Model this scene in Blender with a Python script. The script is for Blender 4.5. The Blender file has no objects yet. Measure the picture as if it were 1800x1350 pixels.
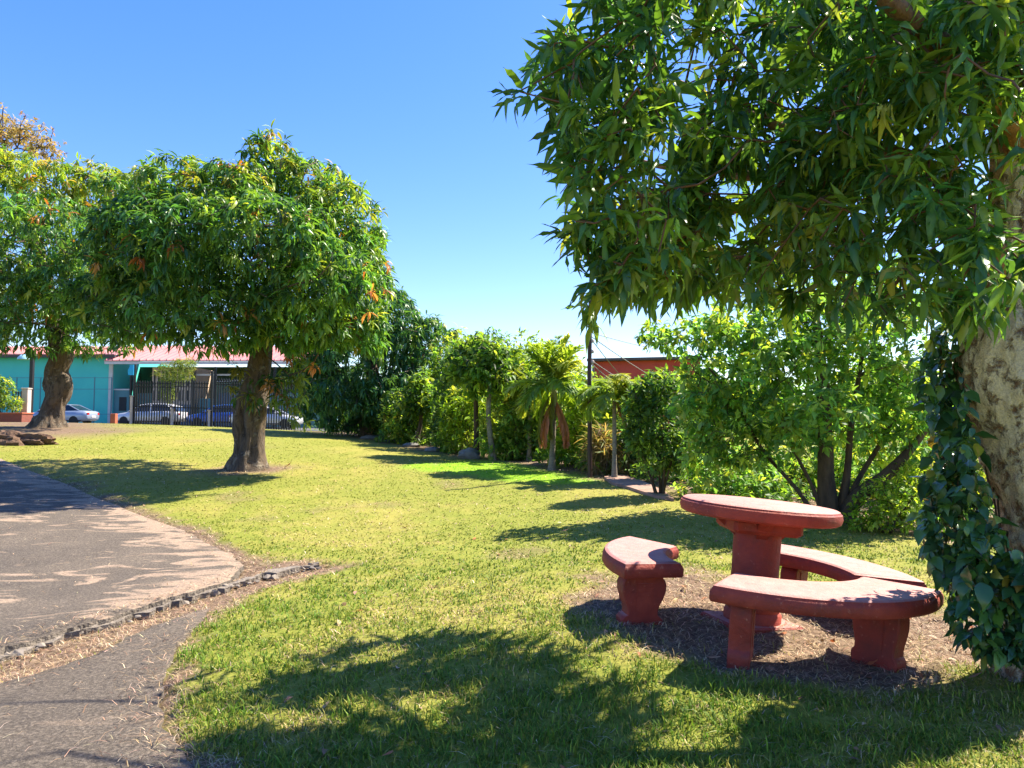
import bpy, math, random
import numpy as np
from mathutils import Vector, Matrix
from mathutils.geometry import delaunay_2d_cdt

random.seed(5)
rng = np.random.default_rng(5)
SC = bpy.context.scene
COL = SC.collection
R = math.radians

# ------------------------------------------------------------------ camera
FPX = 1300.0
PITCH = math.atan((748 - 675) / FPX)
cam_d = bpy.data.cameras.new('camera')
cam_d.sensor_width = 36.0
cam_d.lens = 36.0 * FPX / 1800.0
cam_d.clip_start = 0.05
cam_d.clip_end = 3000
cam = bpy.data.objects.new('camera', cam_d)
cam.location = (0, 0, 1.5)
cam.rotation_euler = (math.pi / 2 + PITCH, 0, 0)
COL.objects.link(cam)
SC.camera = cam

# ------------------------------------------------------------------ sky, sun, exposure
SUN_EL, SUN_AZ = R(50), R(60)          # azimuth clockwise from +Y
SUN = np.array([math.sin(SUN_AZ) * math.cos(SUN_EL), math.cos(SUN_AZ) * math.cos(SUN_EL), math.sin(SUN_EL)])
world = bpy.data.worlds.new('World')
SC.world = world
world.use_nodes = True
wn, wl = world.node_tree.nodes, world.node_tree.links
bg = wn['Background']
sky = wn.new('ShaderNodeTexSky')
sky.sky_type = 'NISHITA'
sky.sun_disc = False
sky.sun_elevation = SUN_EL
sky.sun_rotation = SUN_AZ
sky.altitude = 0
sky.air_density = 1.0
sky.dust_density = 0.25
sky.ozone_density = 2.5
hs = wn.new('ShaderNodeHueSaturation')
hs.inputs['Saturation'].default_value = 1.6
hs.inputs['Hue'].default_value = 0.523
gm = wn.new('ShaderNodeGamma')
gm.inputs['Gamma'].default_value = 0.72
wl.new(sky.outputs['Color'], gm.inputs['Color'])
wl.new(gm.outputs['Color'], hs.inputs['Color'])
wl.new(hs.outputs['Color'], bg.inputs['Color'])
bg.inputs['Strength'].default_value = 0.145
sun_d = bpy.data.lights.new('sun', 'SUN')
sun_d.energy = 4.6
sun_d.angle = R(0.55)
sun_d.color = (1.0, 0.91, 0.74)
sun_o = bpy.data.objects.new('sun', sun_d)
sun_o.rotation_euler = Vector(-SUN).to_track_quat('-Z', 'Y').to_euler()
COL.objects.link(sun_o)
SC.view_settings.view_transform = 'Standard'
SC.view_settings.look = 'None'
SC.view_settings.exposure = 1.76
SC.view_settings.gamma = 1.0
SC.view_settings.use_curve_mapping = False
SC.cycles.use_denoising = True
SC.cycles.max_bounces = 7
SC.cycles.diffuse_bounces = 4
SC.cycles.glossy_bounces = 2
SC.cycles.transmission_bounces = 5
SC.cycles.transparent_max_bounces = 4
SC.cycles.caustics_reflective = False
SC.cycles.caustics_refractive = False
SC.cycles.sample_clamp_indirect = 6

# ------------------------------------------------------------------ small maths helpers
FWD = np.array([0, math.cos(PITCH), math.sin(PITCH)])
UPV = np.array([0, -math.sin(PITCH), math.cos(PITCH)])
RGT = np.array([1.0, 0, 0])
EYE = np.array([0, 0, 1.5])


def ray(u, v):
    return FWD + RGT * (u - 900) / FPX + UPV * (675 - v) / FPX


def at(u, v, Y):
    d = ray(u, v)
    return EYE + d * Y / d[1]


def proj(P):
    d = np.atleast_2d(P) - EYE
    z = d @ FWD
    z = np.where(z < 0.05, 0.05, z)
    return 900 + FPX * (d @ RGT) / z, 675 - FPX * (d @ UPV) / z, z


def unit(a):
    a = np.asarray(a, float)
    return a / np.maximum(np.linalg.norm(a, axis=-1, keepdims=True), 1e-9)


def lat(ix, iy, s):
    h = np.sin(ix * 127.1 + iy * 311.7 + s * 74.7) * 43758.5453
    return h - np.floor(h)


def vnoise(x, y, s=0):
    x, y = np.asarray(x, float), np.asarray(y, float)
    ix, iy = np.floor(x), np.floor(y)
    fx, fy = x - ix, y - iy
    fx, fy = fx * fx * (3 - 2 * fx), fy * fy * (3 - 2 * fy)
    a, b = lat(ix, iy, s), lat(ix + 1, iy, s)
    c, d = lat(ix, iy + 1, s), lat(ix + 1, iy + 1, s)
    return (a * (1 - fx) + b * fx) * (1 - fy) + (c * (1 - fx) + d * fx) * fy


def fbm(x, y, s=0, o=4):
    t, a, n = 0, 0.5, 0
    for k in range(o):
        t = t + a * vnoise(x * 2 ** k, y * 2 ** k, s + k)
        n += a
        a *= .5
    return t / n


def inpoly(x, y, poly):
    x, y = np.asarray(x, float), np.asarray(y, float)
    ins = np.zeros(x.shape, bool)
    n = len(poly)
    for i in range(n):
        x0, y0 = poly[i]
        x1, y1 = poly[(i + 1) % n]
        if y0 == y1:
            continue
        c = (y0 > y) != (y1 > y)
        ins ^= c & (x < (x1 - x0) * (y - y0) / (y1 - y0) + x0)
    return ins


def polydist(x, y, poly):
    """signed distance, positive inside"""
    x, y = np.asarray(x, float), np.asarray(y, float)
    d = np.full(x.shape, 1e9)
    n = len(poly)
    for i in range(n):
        ax, ay = poly[i]
        bx, by = poly[(i + 1) % n]
        ex, ey = bx - ax, by - ay
        t = np.clip(((x - ax) * ex + (y - ay) * ey) / max(ex * ex + ey * ey, 1e-9), 0, 1)
        d = np.minimum(d, np.hypot(x - ax - t * ex, y - ay - t * ey))
    return np.where(inpoly(x, y, poly), d, -d)


def sstep(a, b, x):
    t = np.clip((x - a) / (b - a), 0, 1)
    return t * t * (3 - 2 * t)


# ------------------------------------------------------------------ terrain height
TO = at(1322, 1086, 5.02)
tez = Vector((math.sin(R(4.6)), -math.sin(R(1.5)), 1)).normalized()
tex = (Vector((1, 0, 0)) - tez * tez.x).normalized()
tey = tez.cross(tex)
TM = Matrix((tex, tey, tez)).transposed().to_4x4()
TM.translation = Vector(TO)
_cp = [at(*p) for p in [
    (900, 1350, 3.22), (300, 1350, 3.2), (1500, 1350, 3.2), (0, 1250, 3.85), (0, 1155, 4.75), (560, 1000, 7.2),
    (1100, 1080, 5.25), (1340, 1088, 5.0), (1565, 1187, 4.15), (1800, 1195, 4.15), (1300, 1137, 4.6), (900, 1000, 6.9),
    (800, 900, 10.5), (440, 825, 15), (87, 750, 22), (300, 753, 45), (420, 758, 42), (60, 744, 32), (640, 769, 26),
    (800, 801, 20), (970, 826, 15.5), (1040, 838, 14), (1160, 872, 11.5), (1470, 915, 9.3), (1600, 945, 8.4),
    (0, 806, 15.5), (180, 880, 11.3), (300, 930, 9.2)]]
_cp += [np.array(p, float) for p in [
    (-60, 85, 1.75), (0, 85, .8), (60, 85, .3), (60, 20, -.3), (25, 9, 0), (-40, 10, .6), (-16, 4, .1), (0, -12, 0),
    (25, -12, 0), (-25, -12, 0), (-30, 55, 1.5), (-20, 50, 1.4), (30, 40, 0), (14, 20, .2)]]
_cp += [np.array(TM @ Vector((a, b, 0))) for a, b in ((0, 0), (-.85, .1), (-.75, -.4), (-.3, -.75), (.4, -.85), (.9, -.1), (.6, .7), (-.2, .9), (-.5, .7))]
_cp = np.array(_cp)


def _tk(r2):
    return np.where(r2 > 1e-12, r2 * np.log(np.maximum(r2, 1e-12)), 0)


def _tps():
    xy, z = _cp[:, :2], _cp[:, 2]
    n = len(xy)
    K = _tk(((xy[:, None] - xy[None]) ** 2).sum(-1)) + np.eye(n) * 1.0
    Pm = np.c_[np.ones(n), xy]
    A = np.block([[K, Pm], [Pm.T, np.zeros((3, 3))]])
    return np.linalg.solve(A, np.r_[z, 0, 0, 0])


_w = _tps()


def gz(x, y):
    x, y = np.asarray(x, float), np.asarray(y, float)
    sh = x.shape
    X, Y = np.clip(x, -60, 60).ravel(), np.clip(y, -12, 85).ravel()
    out = np.empty(X.size)
    for i in range(0, X.size, 20000):
        q = np.c_[X[i:i + 20000], Y[i:i + 20000]]
        k = _tk(((q[:, None] - _cp[None, :, :2]) ** 2).sum(-1))
        out[i:i + 20000] = k @ _w[:-3] + _w[-3] + q @ _w[-2:]
    return out.reshape(sh)


def hit(u, v, lo=1.5, hi=60):
    """ground point seen through pixel (u, v)"""
    d = ray(u, v)
    d = d / d[1]
    ys = np.linspace(lo, hi, 1500)
    P = EYE + ys[:, None] * d
    below = np.nonzero(P[:, 2] < gz(P[:, 0], P[:, 1]))[0]
    k = below[0] if len(below) else len(ys) - 1
    return P[k]


def gpoint(x, y, dz=0.0):
    return np.array([x, y, float(gz(np.array([x]), np.array([y]))[0]) + dz])


# ------------------------------------------------------------------ object helpers
def link(o, parent=None):
    COL.objects.link(o)
    if parent is not None:
        o.parent = parent
    return o


def tag(o, label=None, cat=None, group=None, kind=None):
    if label:
        o['label'] = label
    if cat:
        o['category'] = cat
    if group:
        o['group'] = group
    if kind:
        o['kind'] = kind
    return o


def empty(name, loc=(0, 0, 0), rz=0.0, **k):
    o = bpy.data.objects.new(name, None)
    o.empty_display_size = .2
    o.location = loc
    o.rotation_euler = (0, 0, rz)
    link(o)
    return tag(o, **k)


def mesh_np(name, V, T, mat, parent=None, cols=None, smooth=True, uvz=None):
    V = np.asarray(V, np.float32)
    T = np.asarray(T, np.int32)
    me = bpy.data.meshes.new(name)
    k = T.shape[1]
    me.vertices.add(len(V))
    me.vertices.foreach_set('co', V.ravel())
    me.loops.add(T.size)
    me.loops.foreach_set('vertex_index', T.ravel())
    me.polygons.add(len(T))
    me.polygons.foreach_set('loop_start', np.arange(0, T.size, k, dtype=np.int32))
    me.polygons.foreach_set('loop_total', np.full(len(T), k, np.int32))
    me.polygons.foreach_set('use_smooth', np.full(len(T), smooth))
    if cols is not None:
        a = me.color_attributes.new('Col', 'FLOAT_COLOR', 'POINT')
        c = np.ones((len(V), 4), np.float32)
        c[:, :cols.shape[1]] = cols
        a.data.foreach_set('color', c.ravel())
    me.update(calc_edges=True)
    me.materials.append(mat)
    o = bpy.data.objects.new(name, me)
    return link(o, parent)


class MB:
    """collects polygons for one mesh"""

    def __init__(s):
        s.v, s.f = [], []

    def add(s, V, F):
        n = len(s.v)
        s.v += [tuple(map(float, p)) for p in V]
        s.f += [tuple(i + n for i in f) for f in F]
        return s

    def box(s, x0, x1, y0, y1, z0, z1, bev=0.0, M=None):
        if bev <= 0:
            V = [(x, y, z) for z in (z0, z1) for y in (y0, y1) for x in (x0, x1)]
            F = [(0, 2, 3, 1), (4, 5, 7, 6), (0, 1, 5, 4), (2, 6, 7, 3), (0, 4, 6, 2), (1, 3, 7, 5)]
        else:
            b = min(bev, (x1 - x0) * .45, (y1 - y0) * .45, (z1 - z0) * .45)
            rings = []
            for z, o in ((z0, b), (z0 + b, 0), (z1 - b, 0), (z1, b)):
                xa, xb, ya, yb = x0 + o, x1 - o, y0 + o, y1 - o
                rings.append([(xa + b, ya, z), (xb - b, ya, z), (xb, ya + b, z), (xb, yb - b, z),
                              (xb - b, yb, z), (xa + b, yb, z), (xa, yb - b, z), (xa, ya + b, z)])
            V = [p for r in rings for p in r]
            F = [tuple(range(7, -1, -1)), tuple(range(24, 32))]
            for k in range(3):
                for i in range(8):
                    j = (i + 1) % 8
                    F.append((k * 8 + i, k * 8 + j, k * 8 + 8 + j, k * 8 + 8 + i))
        if M is not None:
            V = [M @ Vector(p) for p in V]
        return s.add(V, F)

    def rings(s, rs, close=True, cap0=True, cap1=True):
        n = len(rs[0])
        V = [p for r in rs for p in r]
        F = []
        for k in range(len(rs) - 1):
            for i in range(n if close else n - 1):
                j = (i + 1) % n
                F.append((k * n + i, k * n + j, k * n + n + j, k * n + n + i))
        if cap0:
            F.append(tuple(range(n - 1, -1, -1)))
        if cap1:
            F.append(tuple(range((len(rs) - 1) * n, len(rs) * n)))
        return s.add(V, F)

    def lathe(s, prof, n=48, c=(0, 0, 0)):
        rs = [[(c[0] + r * math.cos(2 * math.pi * i / n), c[1] + r * math.sin(2 * math.pi * i / n), c[2] + z)
               for i in range(n)] for r, z in prof]
        return s.rings(rs)

    def tube(s, pts, rad, n=8):
        pts = [Vector(p) for p in pts]
        rs = []
        prev = None
        for i, p in enumerate(pts):
            t = (pts[min(i + 1, len(pts) - 1)] - pts[max(i - 1, 0)]).normalized()
            if prev is None:
                a = Vector((1, 0, 0)) if abs(t.x) < .8 else Vector((0, 1, 0))
                prev = (a - t * a.dot(t)).normalized()
            else:
                prev = (prev - t * prev.dot(t)).normalized()
            b = t.cross(prev)
            r = rad[i] if hasattr(rad, '__len__') else rad
            rs.append([p + (prev * math.cos(2 * math.pi * k / n) + b * math.sin(2 * math.pi * k / n)) * r for k in range(n)])
        return s.rings(rs)

    def build(s, name, mat, parent=None, smooth=False):
        me = bpy.data.meshes.new(name)
        me.from_pydata(s.v, [], s.f)
        me.update()
        if smooth:
            me.polygons.foreach_set('use_smooth', [True] * len(me.polygons))
            if smooth != 'all':
                try:
                    me.set_sharp_from_angle(angle=R(38))
                except Exception:
                    pass
        me.materials.append(mat)
        o = bpy.data.objects.new(name, me)
        return link(o, parent)


def copy_tree(o, parent=None):
    c = o.copy()
    COL.objects.link(c)
    c.parent = parent
    for ch in list(o.children):
        copy_tree(ch, c)
    return c


# ------------------------------------------------------------------ materials
def new_mat(name):
    m = bpy.data.materials.new(name)
    m.use_nodes = True
    nt = m.node_tree
    return m, nt, nt.nodes, nt.links, nt.nodes['Principled BSDF']


def ramp(nd, pts):
    r = nd.new('ShaderNodeValToRGB')
    e = r.color_ramp.elements
    while len(e) < len(pts):
        e.new(.5)
    for i, (p, c) in enumerate(pts):
        e[i].position = p
        e[i].color = (*c, 1) if len(c) == 3 else c
    return r


def mixc(nd, ln, fac, a, b, mode='MIX'):
    m = nd.new('ShaderNodeMix')
    m.data_type = 'RGBA'
    m.blend_type = mode
    for s, val in ((m.inputs[0], fac), (m.inputs[6], a), (m.inputs[7], b)):
        if hasattr(val, 'links') or hasattr(val, 'is_output'):
            ln.new(val, s)
        elif isinstance(val, (int, float)):
            s.default_value = val
        else:
            s.default_value = (*val, 1)
    return m.outputs[2]


def noise(nd, ln, scale, detail=4, rough=.55, vec=None, dist=0.0):
    n = nd.new('ShaderNodeTexNoise')
    n.inputs['Scale'].default_value = scale
    n.inputs['Detail'].default_value = detail
    n.inputs['Roughness'].default_value = rough
    n.inputs['Distortion'].default_value = dist
    if vec is not None:
        ln.new(vec, n.inputs['Vector'])
    return n.outputs['Fac']


def objcoord(nd, ln, scale=(1, 1, 1), kind='Object'):
    t = nd.new('ShaderNodeTexCoord')
    m = nd.new('ShaderNodeMapping')
    m.inputs['Scale'].default_value = scale
    ln.new(t.outputs[kind], m.inputs['Vector'])
    return m.outputs['Vector']


def maprange(nd, ln, val, a, b, c=0.0, d=1.0):
    m = nd.new('ShaderNodeMapRange')
    m.inputs[1].default_value, m.inputs[2].default_value = a, b
    m.inputs[3].default_value, m.inputs[4].default_value = c, d
    ln.new(val, m.inputs[0])
    return m.outputs[0]


def bump(nd, ln, b, h, strength=.5, dist=.02):
    n = nd.new('ShaderNodeBump')
    n.inputs['Strength'].default_value = strength
    n.inputs['Distance'].default_value = dist
    ln.new(h, n.inputs['Height'])
    ln.new(n.outputs[0], b.inputs['Normal'])


def mat_plain(name, c1, c2=None, scale=6, rough=.8, metal=0.0, bstr=.15, bscale=60, bdist=.01, streak=False):
    m, nt, nd, ln, b = new_mat(name)
    c2 = c2 or tuple(x * .75 for x in c1)
    vec = objcoord(nd, ln, (1, 1, .25) if streak else (1, 1, 1))
    f = noise(nd, ln, scale, 6, .6, vec)
    r = ramp(nd, [(.32, c1), (.7, c2)])
    ln.new(f, r.inputs[0])
    ln.new(r.outputs[0], b.inputs['Base Color'])
    b.inputs['Roughness'].default_value = rough
    b.inputs['Metallic'].default_value = metal
    if bstr:
        bump(nd, ln, b, noise(nd, ln, bscale, 3, .6, vec), bstr, bdist)
    return m


def mat_leaf(name, rough=.42, trans=.42, tint=(1.35, 1.25, .45), spec=.45, single=None):
    """leaf tissue: glossy skin over tissue that lets light through; colour varies from leaf to leaf"""
    m, nt, nd, ln, b = new_mat(name)
    if single is None:
        a = nd.new('ShaderNodeAttribute')
        a.attribute_name = 'Col'
        col = a.outputs['Color']
    else:
        oi = nd.new('ShaderNodeObjectInfo')
        r = ramp(nd, single)
        ln.new(oi.outputs['Random'], r.inputs[0])
        col = r.outputs[0]
    ln.new(col, b.inputs['Base Color'])
    b.inputs['Roughness'].default_value = rough
    b.inputs['Specular IOR Level'].default_value = spec
    t = nd.new('ShaderNodeBsdfTranslucent')
    ln.new(mixc(nd, ln, 1.0, col, tint, 'MULTIPLY'), t.inputs['Color'])
    ms = nd.new('ShaderNodeMixShader')
    ms.inputs[0].default_value = trans
    ln.new(b.outputs[0], ms.inputs[1])
    ln.new(t.outputs[0], ms.inputs[2])
    ln.new(ms.outputs[0], nd['Material Output'].inputs['Surface'])
    return m


def mat_bark(name, dark, mid, pale, scale=9, pale_amt=.5, zs=.35, bstr=.8):
    m, nt, nd, ln, b = new_mat(name)
    vec = objcoord(nd, ln, (1, 1, zs))
    n1 = noise(nd, ln, scale, 8, .65, vec, .6)
    r = ramp(nd, [(.34, dark), (.56, mid)])
    ln.new(n1, r.inputs[0])
    n2 = noise(nd, ln, scale * .55, 5, .7, objcoord(nd, ln, (1, 1, .8)), .35)
    mk = maprange(nd, ln, n2, 1 - pale_amt - .06, 1 - pale_amt + .05)
    n3 = noise(nd, ln, scale * 5, 4, .7, vec)
    r2 = ramp(nd, [(.3, tuple(x * .6 for x in pale)), (.6, pale)])
    ln.new(n3, r2.inputs[0])
    ln.new(mixc(nd, ln, mk, r.outputs[0], r2.outputs[0]), b.inputs['Base Color'])
    b.inputs['Roughness'].default_value = .92
    add = nd.new('ShaderNodeMath')
    add.operation = 'ADD'
    ln.new(n1, add.inputs[0])
    ln.new(mk, add.inputs[1])
    ml = nd.new('ShaderNodeMath')
    ml.inputs[1].default_value = .5
    ml.operation = 'MULTIPLY_ADD'
    ln.new(n3, ml.inputs[0])
    ln.new(add.outputs[0], ml.inputs[2])
    bump(nd, ln, b, ml.outputs[0], bstr, .03)
    return m


M_LEAF = mat_leaf('mango leaf tissue', .38, .5)
M_LEAF_SOFT = mat_leaf('soft leaf tissue', .5, .55, (1.45, 1.3, .5), .35)
M_LEAF_ONE = mat_leaf('mango leaf tissue of large leaves', .36, .34, single=[
    (0, (.042, .12, .048)), (.3, (.058, .16, .046)), (.6, (.095, .21, .04)), (.9, (.15, .28, .04)), (1, (.24, .31, .05))])
M_IVY = mat_leaf('glossy vine leaf tissue', .24, .25, (1.3, 1.25, .4), .55, single=[
    (0, (.028, .085, .034)), (.45, (.042, .125, .038)), (.75, (.07, .17, .036)), (.93, (.14, .25, .04)), (1, (.32, .25, .05))])
M_BARK_NEAR = mat_bark('flaking cream bark', (.09, .045, .025), (.26, .145, .08), (.72, .62, .48), 22, .57, .7, 1.0)
M_BARK_MANGO = mat_bark('furrowed grey brown bark', (.03, .021, .015), (.13, .09, .058), (.30, .25, .19), 11, .40, .3, 1.0)
M_BARK_TWIG = mat_plain('reddish brown twig bark', (.16, .075, .035), (.08, .04, .02), 9, .85)
M_BARK_DARK = mat_bark('dark brown bark', (.03, .02, .013), (.09, .06, .035), (.16, .12, .08), 8, .3, .3, .8)
M_BARK_PALM = mat_bark('ringed pale grey bark', (.13, .11, .085), (.24, .205, .16), (.34, .3, .25), 10, .4, 2.5, .5)

# ------------------------------------------------------------------ ground masks
ASPH_U = [hit(*p)[:2] for p in [(-260, 776), (-90, 790), (0, 806), (60, 830), (110, 850), (150, 866), (200, 888), (260, 912), (320, 934), (372, 956), (408, 978),
                                (425, 1000), (405, 1028), (330, 1052), (250, 1076), (180, 1098), (100, 1122), (0, 1152), (-150, 1200), (-420, 1290)]]
ASPH_U = [tuple(p) for p in ASPH_U] + [(-14, 3.0), (-30, 8.0), (-30, 22)]
ASPH_L = [tuple(hit(*p)[:2]) for p in [(-420, 1350), (-150, 1250), (0, 1203), (90, 1180), (165, 1150), (230, 1115), (330, 1078), (372, 1068),
                                       (352, 1090), (318, 1130), (296, 1180), (288, 1230), (300, 1285), (330, 1350)]] + [(-1.2, 1.2), (-8, 0.6)]
CRACK = [tuple(hit(*p)[:2]) for p in [(-420, 1290), (-150, 1200), (0, 1152), (100, 1120), (250, 1074), (405, 1028), (470, 1006), (560, 990), (600, 988),
                                      (560, 1003), (500, 1022), (430, 1046), (372, 1072), (330, 1080), (230, 1118), (165, 1152), (90, 1182), (0, 1205), (-150, 1252), (-420, 1350)]]
STRAW_EDGE = [tuple(hit(*p)[:2]) for p in [(60, 826), (150, 852), (210, 876), (300, 912), (370, 935), (420, 965), (480, 985), (570, 985), (640, 990), (560, 1010), (470, 1035),
                                           (420, 1065), (360, 1100), (322, 1160), (312, 1230), (330, 1290), (380, 1350), (250, 1350), (270, 1200), (330, 1085), (400, 1010), (340, 960), (200, 900)]]
LUSH = [tuple(hit(*p)[:2]) for p in [(700, 818), (760, 812), (830, 811), (900, 812), (960, 822), (1030, 832), (1062, 842), (1040, 851), (960, 850), (880, 845), (790, 832), (720, 824)]]
DIRT_T = [tuple(hit(*p)[:2]) for p in [(975, 1010), (1050, 1000), (1130, 1012), (1215, 1000), (1290, 1020), (1420, 1040), (1600, 1060), (1830, 1060), (1900, 1180), (1840, 1215), (1720, 1200), (1600, 1212),
                                       (1470, 1200), (1330, 1195), (1200, 1165), (1110, 1120), (1040, 1075), (1000, 1040)]]
DIRT_2 = [tuple(hit(*p)[:2]) for p in [(-40, 745), (60, 741), (190, 748), (215, 757), (150, 764), (60, 766), (-40, 766)]]
DIRT_R = [tuple(hit(*p)[:2]) for p in [(1060, 838), (1110, 842), (1180, 866), (1230, 885), (1400, 915), (1500, 925), (1600, 938), (1700, 955), (1800, 960), (1800, 850), (1400, 850), (1100, 815)]]
BACK_T = [tuple(hit(*p)[:2]) for p in [(520, 757), (640, 771), (720, 787), (800, 802), (880, 808), (980, 828), (1060, 840), (1060, 800), (860, 780), (640, 755)]]


def m_asph(x, y):
    return np.maximum(polydist(x, y, ASPH_U), polydist(x, y, ASPH_L))


def m_dirt(x, y):
    n = (fbm(x * 2.2, y * 2.2, 3) - .5)
    fine = (fbm(x * 9, y * 9, 8) - .5)
    a = sstep(-.22, .2, polydist(x, y, DIRT_T) - .08 + n * .75 + fine * .35)
    b = sstep(-.9, .5, polydist(x, y, DIRT_2) + n * 2)
    c = sstep(-.25, .25, polydist(x, y, DIRT_R) + n * .7)
    d = sstep(-.1, .14, polydist(x, y, STRAW_EDGE) + n * .4 + fine * .25)
    e = sstep(-.05, .08, polydist(x, y, CRACK) + fine * .1)
    g = sstep(-.6, .3, polydist(x, y, BACK_T) + n)
    h = sstep(.70, .80, fbm(x * .9 + 5, y * .9, 21)) * .4
    r = np.hypot(x + 5.3, y - 15)
    t = sstep(1.1, .5, r + n * .8)
    return np.clip(np.maximum.reduce([a, b, c, d, e, g, h, t]), 0, 1)


def m_lush(x, y):
    return sstep(-.15, .2, polydist(x, y, LUSH) + (fbm(x * 3, y * 3, 5) - .5) * .4)


def m_dry(x, y):
    a = fbm(x * .55, y * .4, 11, 4)
    b = fbm(x * 3.1, y * 3.1, 15, 3)
    far = sstep(5, 18, y)
    return np.clip(sstep(.40, .70, a * .6 + b * .4) * .75 + .15 * far, 0, 1)


# ------------------------------------------------------------------ ground sheet
def axis_steps(lo, a, b, hi, st, g=1.12):
    mid = list(np.arange(a, b, st))
    up, s = [mid[-1]], st
    while up[-1] < hi:
        s *= g
        up.append(up[-1] + s)
    dn, s = [mid[0]], st
    while dn[-1] > lo:
        s *= g
        dn.append(dn[-1] - s)
    return np.array(dn[:0:-1] + mid + up[1:])


gx, gy = axis_steps(-900, -4.2, 4.2, 900, .07), axis_steps(-300, 2.4, 9, 1200, .07, 1.09)
GX, GY = np.meshgrid(gx, gy)
GZ = gz(GX, GY)
near = sstep(30, 8, np.hypot(GX, GY))
dirt_g = m_dirt(GX, GY)
GZ = GZ + near * ((fbm(GX * 1.3, GY * 1.3, 2) - .5) * .05 + (fbm(GX * 7, GY * 7, 4) - .5) * .022 * (1 + dirt_g)) - near * dirt_g * .012
und = m_asph(GX, GY)
GZ = GZ - sstep(-.03, .06, und) * .05 - sstep(-.02, .05, polydist(GX, GY, CRACK)) * .03
ny, nx = GX.shape
idx = np.arange(nx * ny).reshape(ny, nx)
Fq = np.stack([idx[:-1, :-1], idx[:-1, 1:], idx[1:, 1:], idx[1:, :-1]], -1).reshape(-1, 4)
mc = np.stack([dirt_g.ravel(), m_lush(GX, GY).ravel(), m_dry(GX, GY).ravel()], 1)


def mat_ground():
    m, nt, nd, ln, b = new_mat('lawn and bare soil')
    a = nd.new('ShaderNodeAttribute')
    a.attribute_name = 'Col'
    s = nd.new('ShaderNodeSeparateColor')
    ln.new(a.outputs['Color'], s.inputs[0])
    geo = nd.new('ShaderNodeNewGeometry')
    pos = geo.outputs['Position']
    nf = noise(nd, ln, 45, 6, .7, pos)
    nm = noise(nd, ln, 6, 6, .65, pos)
    nb = noise(nd, ln, .8, 5, .6, pos)
    g1 = ramp(nd, [(.25, (.093, .115, .013)), (.5, (.176, .195, .025)), (.75, (.255, .25, .043))])
    ln.new(nf, g1.inputs[0])
    g2 = ramp(nd, [(.25, (.163, .147, .029)), (.5, (.278, .243, .053)), (.75, (.37, .308, .092))])
    ln.new(nf, g2.inputs[0])
    dm = nd.new('ShaderNodeMath')
    dm.operation = 'MULTIPLY_ADD'
    dm.inputs[1].default_value = .9
    ln.new(s.outputs[2], dm.inputs[0])
    o = maprange(nd, ln, nm, .3, .7, -.3, .3)
    ln.new(o, dm.inputs[2])
    dm.use_clamp = True
    grass = mixc(nd, ln, dm.outputs[0], g1.outputs[0], g2.outputs[0])
    lush = ramp(nd, [(.25, (.13, .26, .008)), (.7, (.24, .42, .015))])
    ln.new(nf, lush.inputs[0])
    grass = mixc(nd, ln, s.outputs[1], grass, lush.outputs[0])
    soil = ramp(nd, [(.3, (.055, .034, .022)), (.5, (.15, .1, .066)), (.72, (.32, .235, .165))])
    n2 = noise(nd, ln, 22, 8, .75, pos)
    ln.new(n2, soil.inputs[0])
    ln.new(mixc(nd, ln, s.outputs[0], grass, soil.outputs[0]), b.inputs['Base Color'])
    b.inputs['Roughness'].default_value = .95
    b.inputs['Specular IOR Level'].default_value = .2
    bump(nd, ln, b, n2, .6, .02)
    return m


ground = mesh_np('ground', np.stack([GX.ravel(), GY.ravel(), GZ.ravel()], 1), Fq, mat_ground(), cols=mc)
tag(ground, 'mown lawn with dry patches rising towards the fence', kind='structure')


def gsurf(x, y):
    """height of the finished ground sheet"""
    x, y = np.asarray(x, float), np.asarray(y, float)
    ix = np.clip(np.searchsorted(gx, x) - 1, 0, nx - 2)
    iy = np.clip(np.searchsorted(gy, y) - 1, 0, ny - 2)
    fx = (x - gx[ix]) / (gx[ix + 1] - gx[ix])
    fy = (y - gy[iy]) / (gy[iy + 1] - gy[iy])
    return (GZ[iy, ix] * (1 - fx) + GZ[iy, ix + 1] * fx) * (1 - fy) + (GZ[iy + 1, ix] * (1 - fx) + GZ[iy + 1, ix + 1] * fx) * fy


def G(x, y, dz=0.0):
    return np.array([x, y, float(gsurf(np.array([x]), np.array([y]))[0]) + dz])


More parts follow.
